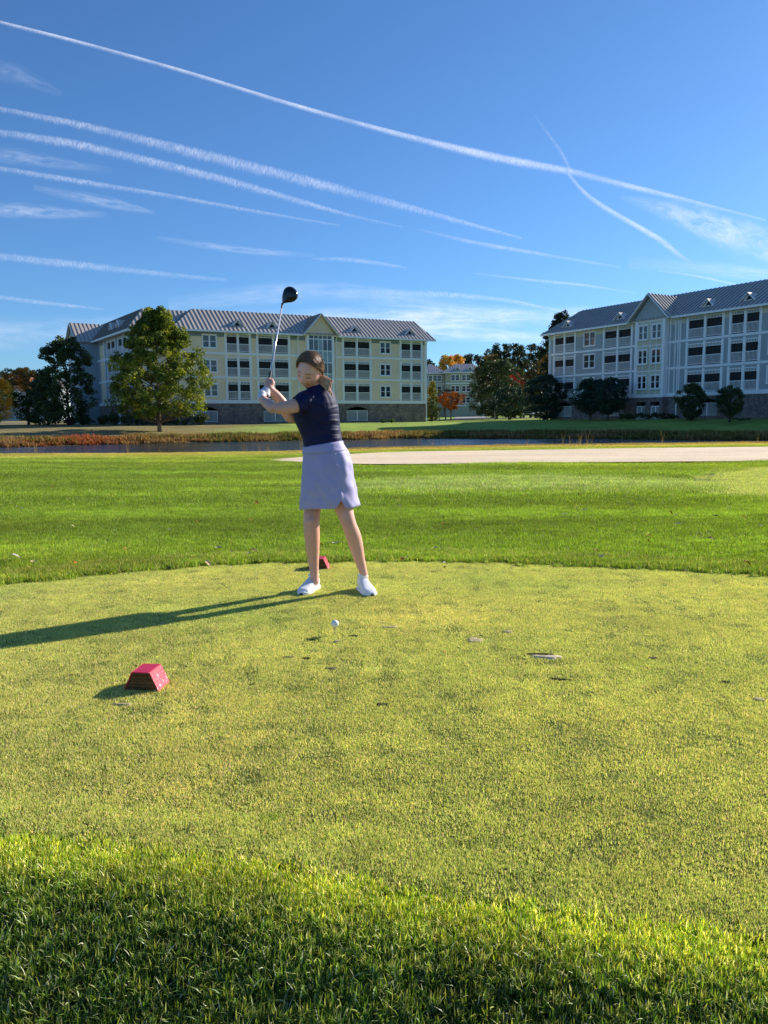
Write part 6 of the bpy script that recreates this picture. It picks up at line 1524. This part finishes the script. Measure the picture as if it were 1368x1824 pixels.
# --- earring and hair
mb = MB(); Ve, Fe = ellipsoid(H2W((.083, -.002, -.020)), .0042, .0042, .0042, None, 12); mb.add(Ve, Fe); glink('earring', mb.mesh('earring', pmat('pearl', (.85, .83, .80), .2)))
t = NT('hair'); a = t.n('ShaderNodeAttribute', attribute_name='col'); b = t.bsdf(a.outputs['Color'], .45, .4); b.inputs['Anisotropic'].default_value = .4
tl = t.n('ShaderNodeBsdfTranslucent'); t.l(a.outputs['Color'], tl.inputs[0]); mx = t.n('ShaderNodeMixShader'); mx.inputs[0].default_value = .38; t.l(b.outputs[0], mx.inputs[1]); t.l(tl.outputs[0], mx.inputs[2]); HAIR = t.surf(mx.outputs[0])
def on_head(d, lift):
    d = d/np.linalg.norm(d, axis=-1, keepdims=True); lo = np.clip(-d[..., 2], 0, 1); bk = d[..., 1] < 0
    X_ = .074*d[..., 0]*(1-.32*lo**1.7); Y_ = np.where(bk, .093*d[..., 1]*(1-.35*lo**1.2), .093*d[..., 1]); Z_ = .113*d[..., 2]
    nl = 1+lift/.09; return np.stack([X_*nl, Y_*nl, Z_*nl], -1)
def strand_mesh(paths, rad, cols):
    """paths (n, m, 3) head space, rad (n, m)"""
    n_, m_, _ = paths.shape; tv = np.gradient(paths, axis=1); tv /= np.linalg.norm(tv, axis=2, keepdims=True)+1e-9; rf = np.array((.3, .2, .93)); a = np.cross(tv, rf); a /= np.linalg.norm(a, axis=2, keepdims=True)+1e-9; b_ = np.cross(tv, a); V = []
    for k in range(3): th = 2*math.pi*k/3; V.append(paths+(a*math.cos(th)+b_*math.sin(th))*rad[..., None])
    V = np.stack(V, 2); idx = np.arange(n_*m_*3).reshape(n_, m_, 3); F_ = []
    for k in range(3): k2 = (k+1) % 3; F_.append(np.stack([idx[:, :-1, k], idx[:, :-1, k2], idx[:, 1:, k2], idx[:, 1:, k]], -1).reshape(-1, 4))
    C = np.repeat(cols[:, :, None], 3, 2).reshape(-1, 3); W_ = (V.reshape(-1, 3)*HS)@Rm.T+np.array(HC)
    return W_, np.concatenate(F_), C
NS = 6500; m_ = 15; s_ = np.linspace(0, 1, m_)[None, :, None]; side_ = np.where(rng.random(NS) < .5, -1, 1)
pt = rng.uniform(0, 1, NS); part = np.stack([.02+.0*pt, .70-1.45*pt, .80-.10*(2*pt-1)**2*0+.0*pt], 1); part[:, 2] = np.sqrt(np.clip(1-part[:, 1]**2, .05, 1)); part[:, 0] = .10+side_*np.abs(rng.normal(.022, .012, NS))
fr_ = 1-pt
ctl = np.stack([side_*(.95+.1*rng.random(NS)), 1.24*fr_-.52+rng.normal(0, .03, NS), .66-.03*pt+rng.normal(0, .03, NS)], 1)
tie = np.stack([side_*(.22+.05*rng.random(NS)), -.80+rng.normal(0, .05, NS), -.52+rng.normal(0, .06, NS)], 1)
ctl2 = np.stack([side_*(1.12), -.56+.80*fr_+rng.normal(0, .04, NS), .46*fr_-.06+rng.normal(0, .04, NS)], 1)
D = part[:, None]*(1-s_)**3+3*ctl[:, None]*s_*(1-s_)**2*.9+3*ctl2[:, None]*s_**2*(1-s_)*.9+tie[:, None]*s_**3
lift = (.007+.012*rng.random(NS))[:, None]*np.sin(np.pi*np.clip(s_[..., 0]*.9+.12, 0, 1))**.5
PT = on_head(D, lift); wav = rng.normal(0, 1, (NS, 1)); PT = PT+np.stack([.0015*np.sin(s_[..., 0]*9+wav*3), .0015*np.cos(s_[..., 0]*8+wav*4), .001*np.sin(s_[..., 0]*7+wav)], -1)
rd = np.full((NS, m_), .00085)*np.clip(1.3-.6*s_[..., 0], .3, 1)
k_ = rng.random((NS, 1, 1)); dark = np.array((.10, .055, .034)); mid = np.array((.52, .31, .195)); blo = np.array((.90, .70, .50))
ch = dark*(1-k_)+mid*k_; ch = ch*(1-.35*s_)+blo*.5*(s_*k_)*np.where(side_ > 0, 1.25, .3)[:, None, None]  # strands of one side lightened, sunlight put into the hair colour
W1, F1, C1 = strand_mesh(PT, rd, ch+0*s_)
# cap below the strands so no scalp shows
cu, cv = np.meshgrid(np.linspace(0, 2*np.pi, 160, endpoint=False), np.linspace(0.0, np.pi*.80, 92)); dd = np.stack([np.sin(cv)*np.cos(cu), np.sin(cv)*np.sin(cu), np.cos(cv)], -1)
hl_z = .84-.42*np.abs(dd[..., 0])**1.3; keep = (dd[..., 2] > hl_z) | (dd[..., 1] < .02-.30*np.clip(.4-dd[..., 2], 0, 1)) 
cap = on_head(dd, np.full(dd.shape[:2], .0045)); idx = np.arange(160*92).reshape(92, 160); q = np.stack([idx[:-1], np.roll(idx, -1, 1)[:-1], np.roll(idx, -1, 1)[1:], idx[1:]], -1); kk = keep[:-1] & keep[1:] & np.roll(keep, -1, 1)[:-1] & np.roll(keep, -1, 1)[1:]
W2 = (cap.reshape(-1, 3)*HS)@Rm.T+np.array(HC); F2 = q[kk]; C2 = np.tile(dark*1.3, (len(W2), 1)); px_ = np.abs(cap[..., 0].ravel()-.0075) < .0035; C2[px_ & (cap[..., 2].ravel() > .04)] = (.34, .22, .16)
# pony tail falling over the collar
NP = 1100; mp = 14; sp = np.linspace(0, 1, mp)[None, :, None]; clu = rng.integers(0, 16, NP); cu0 = 586.5+rng.normal(0, 2.6, 16); cv0 = rng.normal(690, 6, 16); tie_w = np.array(H2W((.080, -.060, -.018))); endp = np.array([A(u_, v_, 5.03) for u_, v_ in zip(cu0[clu]+rng.normal(0, .35, NP), cv0[clu]+rng.normal(0, 1.2, NP))])+rng.normal(0, .0018, (NP, 3))
st_ = tie_w+rng.normal(0, .010, (NP, 3)); midp = (st_+endp)/2+np.array((.018, .006, .012))+rng.normal(0, .009, (16, 3))[clu]+rng.normal(0, .003, (NP, 3))
PW = st_[:, None]*(1-sp)**2+2*midp[:, None]*sp*(1-sp)+endp[:, None]*sp**2
# loose locks drawn from the temple over the ear
NL = 120; eps = np.array([H2W((.079+rng.normal(0, .003), -.045+rng.normal(0, .012), -.020+rng.normal(0, .012))) for _ in range(NL)]); sts = np.array([H2W((.060+rng.normal(0, .004), .052+rng.normal(0, .008), .052+rng.normal(0, .010))) for _ in range(NL)]); mds = np.array([H2W((.089+rng.normal(0, .003), .010+rng.normal(0, .006), .008+rng.normal(0, .006))) for _ in range(NL)])
PL = sts[:, None]*(1-sp)**2+2*mds[:, None]*sp*(1-sp)+eps[:, None]*sp**2
toh = lambda P_: ((P_-np.array(HC))@Rm)/HS
kp = rng.random((NP, 1, 1)); W3, F3, C3 = strand_mesh(toh(PW), np.full((NP, mp), .0016)*(1.15-.80*sp[..., 0]), (mid*(1-sp)+blo*sp)*(.6+.9*kp)+np.array((.22, .17, .10))*sp**2*kp)
kl = rng.random((NL, 1, 1)); W4, F4, C4 = strand_mesh(toh(PL), np.full((NL, mp), .0011)*np.ones((1, mp)), (mid*1.2+0*sp)*(.7+.8*kl))
tot = []; off = 0; FF = []
for W_, F_ in ((W1, F1), (W2, F2), (W3, F3), (W4, F4)): FF.append(F_+off); off += len(W_)
hm = npmesh('hair', np.concatenate([W1, W2, W3, W4]), np.concatenate(FF), HAIR, np.concatenate([C1, C2, C3, C4]), True); glink('hair', hm, HAIR)

# --- the driver in her hands
club = empty('golf_club', tuple(BUTT), 0, 'driver with black head and pale shaft held up over her right shoulder', 'golf club')
CI = Matrix.Translation(-BUTT)
def clink(name, me, mat): me.transform(CI); me.materials.clear(); me.materials.append(mat); return link(name, me, club)
STEEL = pmat('graphite_shaft_silver', (.62, .60, .62), .22, .06, 4, 30, .05, spec=.6, metal=.35)
g1 = BUTT+ax*.265
mb = MB(); mb.tube([BUTT, BUTT+ax*.01, BUTT+ax*.14, g1], [.0115, .0135, .0122, .0098], 14); m_g = mb.mesh('grip', BLK); m_g.polygons.foreach_set('use_smooth', [True]*len(m_g.polygons)); clink('grip', m_g, BLK)
mb = MB(); mb.tube([g1-ax*.004, BUTT+ax*(clen*.6), HOSEL-ax*.03], [.0078, .0068, .0056], 12); m_s = mb.mesh('shaft', STEEL); m_s.polygons.foreach_set('use_smooth', [True]*len(m_s.polygons)); clink('shaft', m_s, STEEL)
mb = MB(); mb.tube([HOSEL-ax*.036, HOSEL-ax*.004, HOSEL+ax*.016], [.0066, .0074, .0088], 12); clink('ferrule', mb.mesh('ferrule', BLK), BLK)
CROWN = pmat('gloss_black_club_head', (.006, .006, .007), .18, .1, spec=.5)
sx = FPX/5.86; outl = [(503.3, 541.5), (502.6, 533), (503.2, 525), (505.2, 517.5), (509, 512.5), (515.5, 510.3), (522, 512.0), (527.0, 516.2), (530.0, 521.5), (530.6, 526.5), (529.0, 532), (525.0, 536.2), (519.5, 538.4), (512, 539.3), (506.5, 540.3)]
oc = catmull(outl, 5); cu_, cv_ = 515.5, 525.5; rings = []
n_ = len(oc); Vc = []; Fc = []; lev = [(-.036, .10), (-.035, .45), (-.030, .75), (-.020, .93), (-.006, 1.0), (.006, .985), (.018, .86), (.026, .62), (.030, .30), (.0305, .05)]
dv = (at(515, 525, 5.86)-EYEP).normalized(); tiltv = Vector((.25, 0, .1))
for z_, f in lev:
    for q in oc:
        p = at(cu_+(q[0]-cu_)*f, cv_+(q[1]-cv_)*f, 5.86); Vc.append(p+dv*z_)
for i in range(len(lev)-1):
    for k in range(n_): k2 = (k+1) % n_; Fc.append((i*n_+k, i*n_+k2, (i+1)*n_+k2, (i+1)*n_+k))
Fc += [tuple(reversed(range(n_))), tuple(range((len(lev)-1)*n_, len(lev)*n_))]
mb = MB(); mb.add(Vc, Fc); m_h = mb.mesh('club_head', CROWN); m_h.polygons.foreach_set('use_smooth', [True]*len(m_h.polygons)); clink('club_head', m_h, CROWN)
fp_ = [(503.4, 537), (502.9, 531), (503.6, 524.5), (505.6, 518.5), (507.5, 518.8), (505.9, 525), (505.0, 531), (505.0, 537)]
mb = MB(); mb.prism([at(u_-.5, v_, 5.858) for u_, v_ in fp_], tuple(dv*.018)); clink('club_face', mb.mesh('club_face', STEEL), pmat('brushed_club_face', (.30, .33, .32), .35, .1, metal=.6))
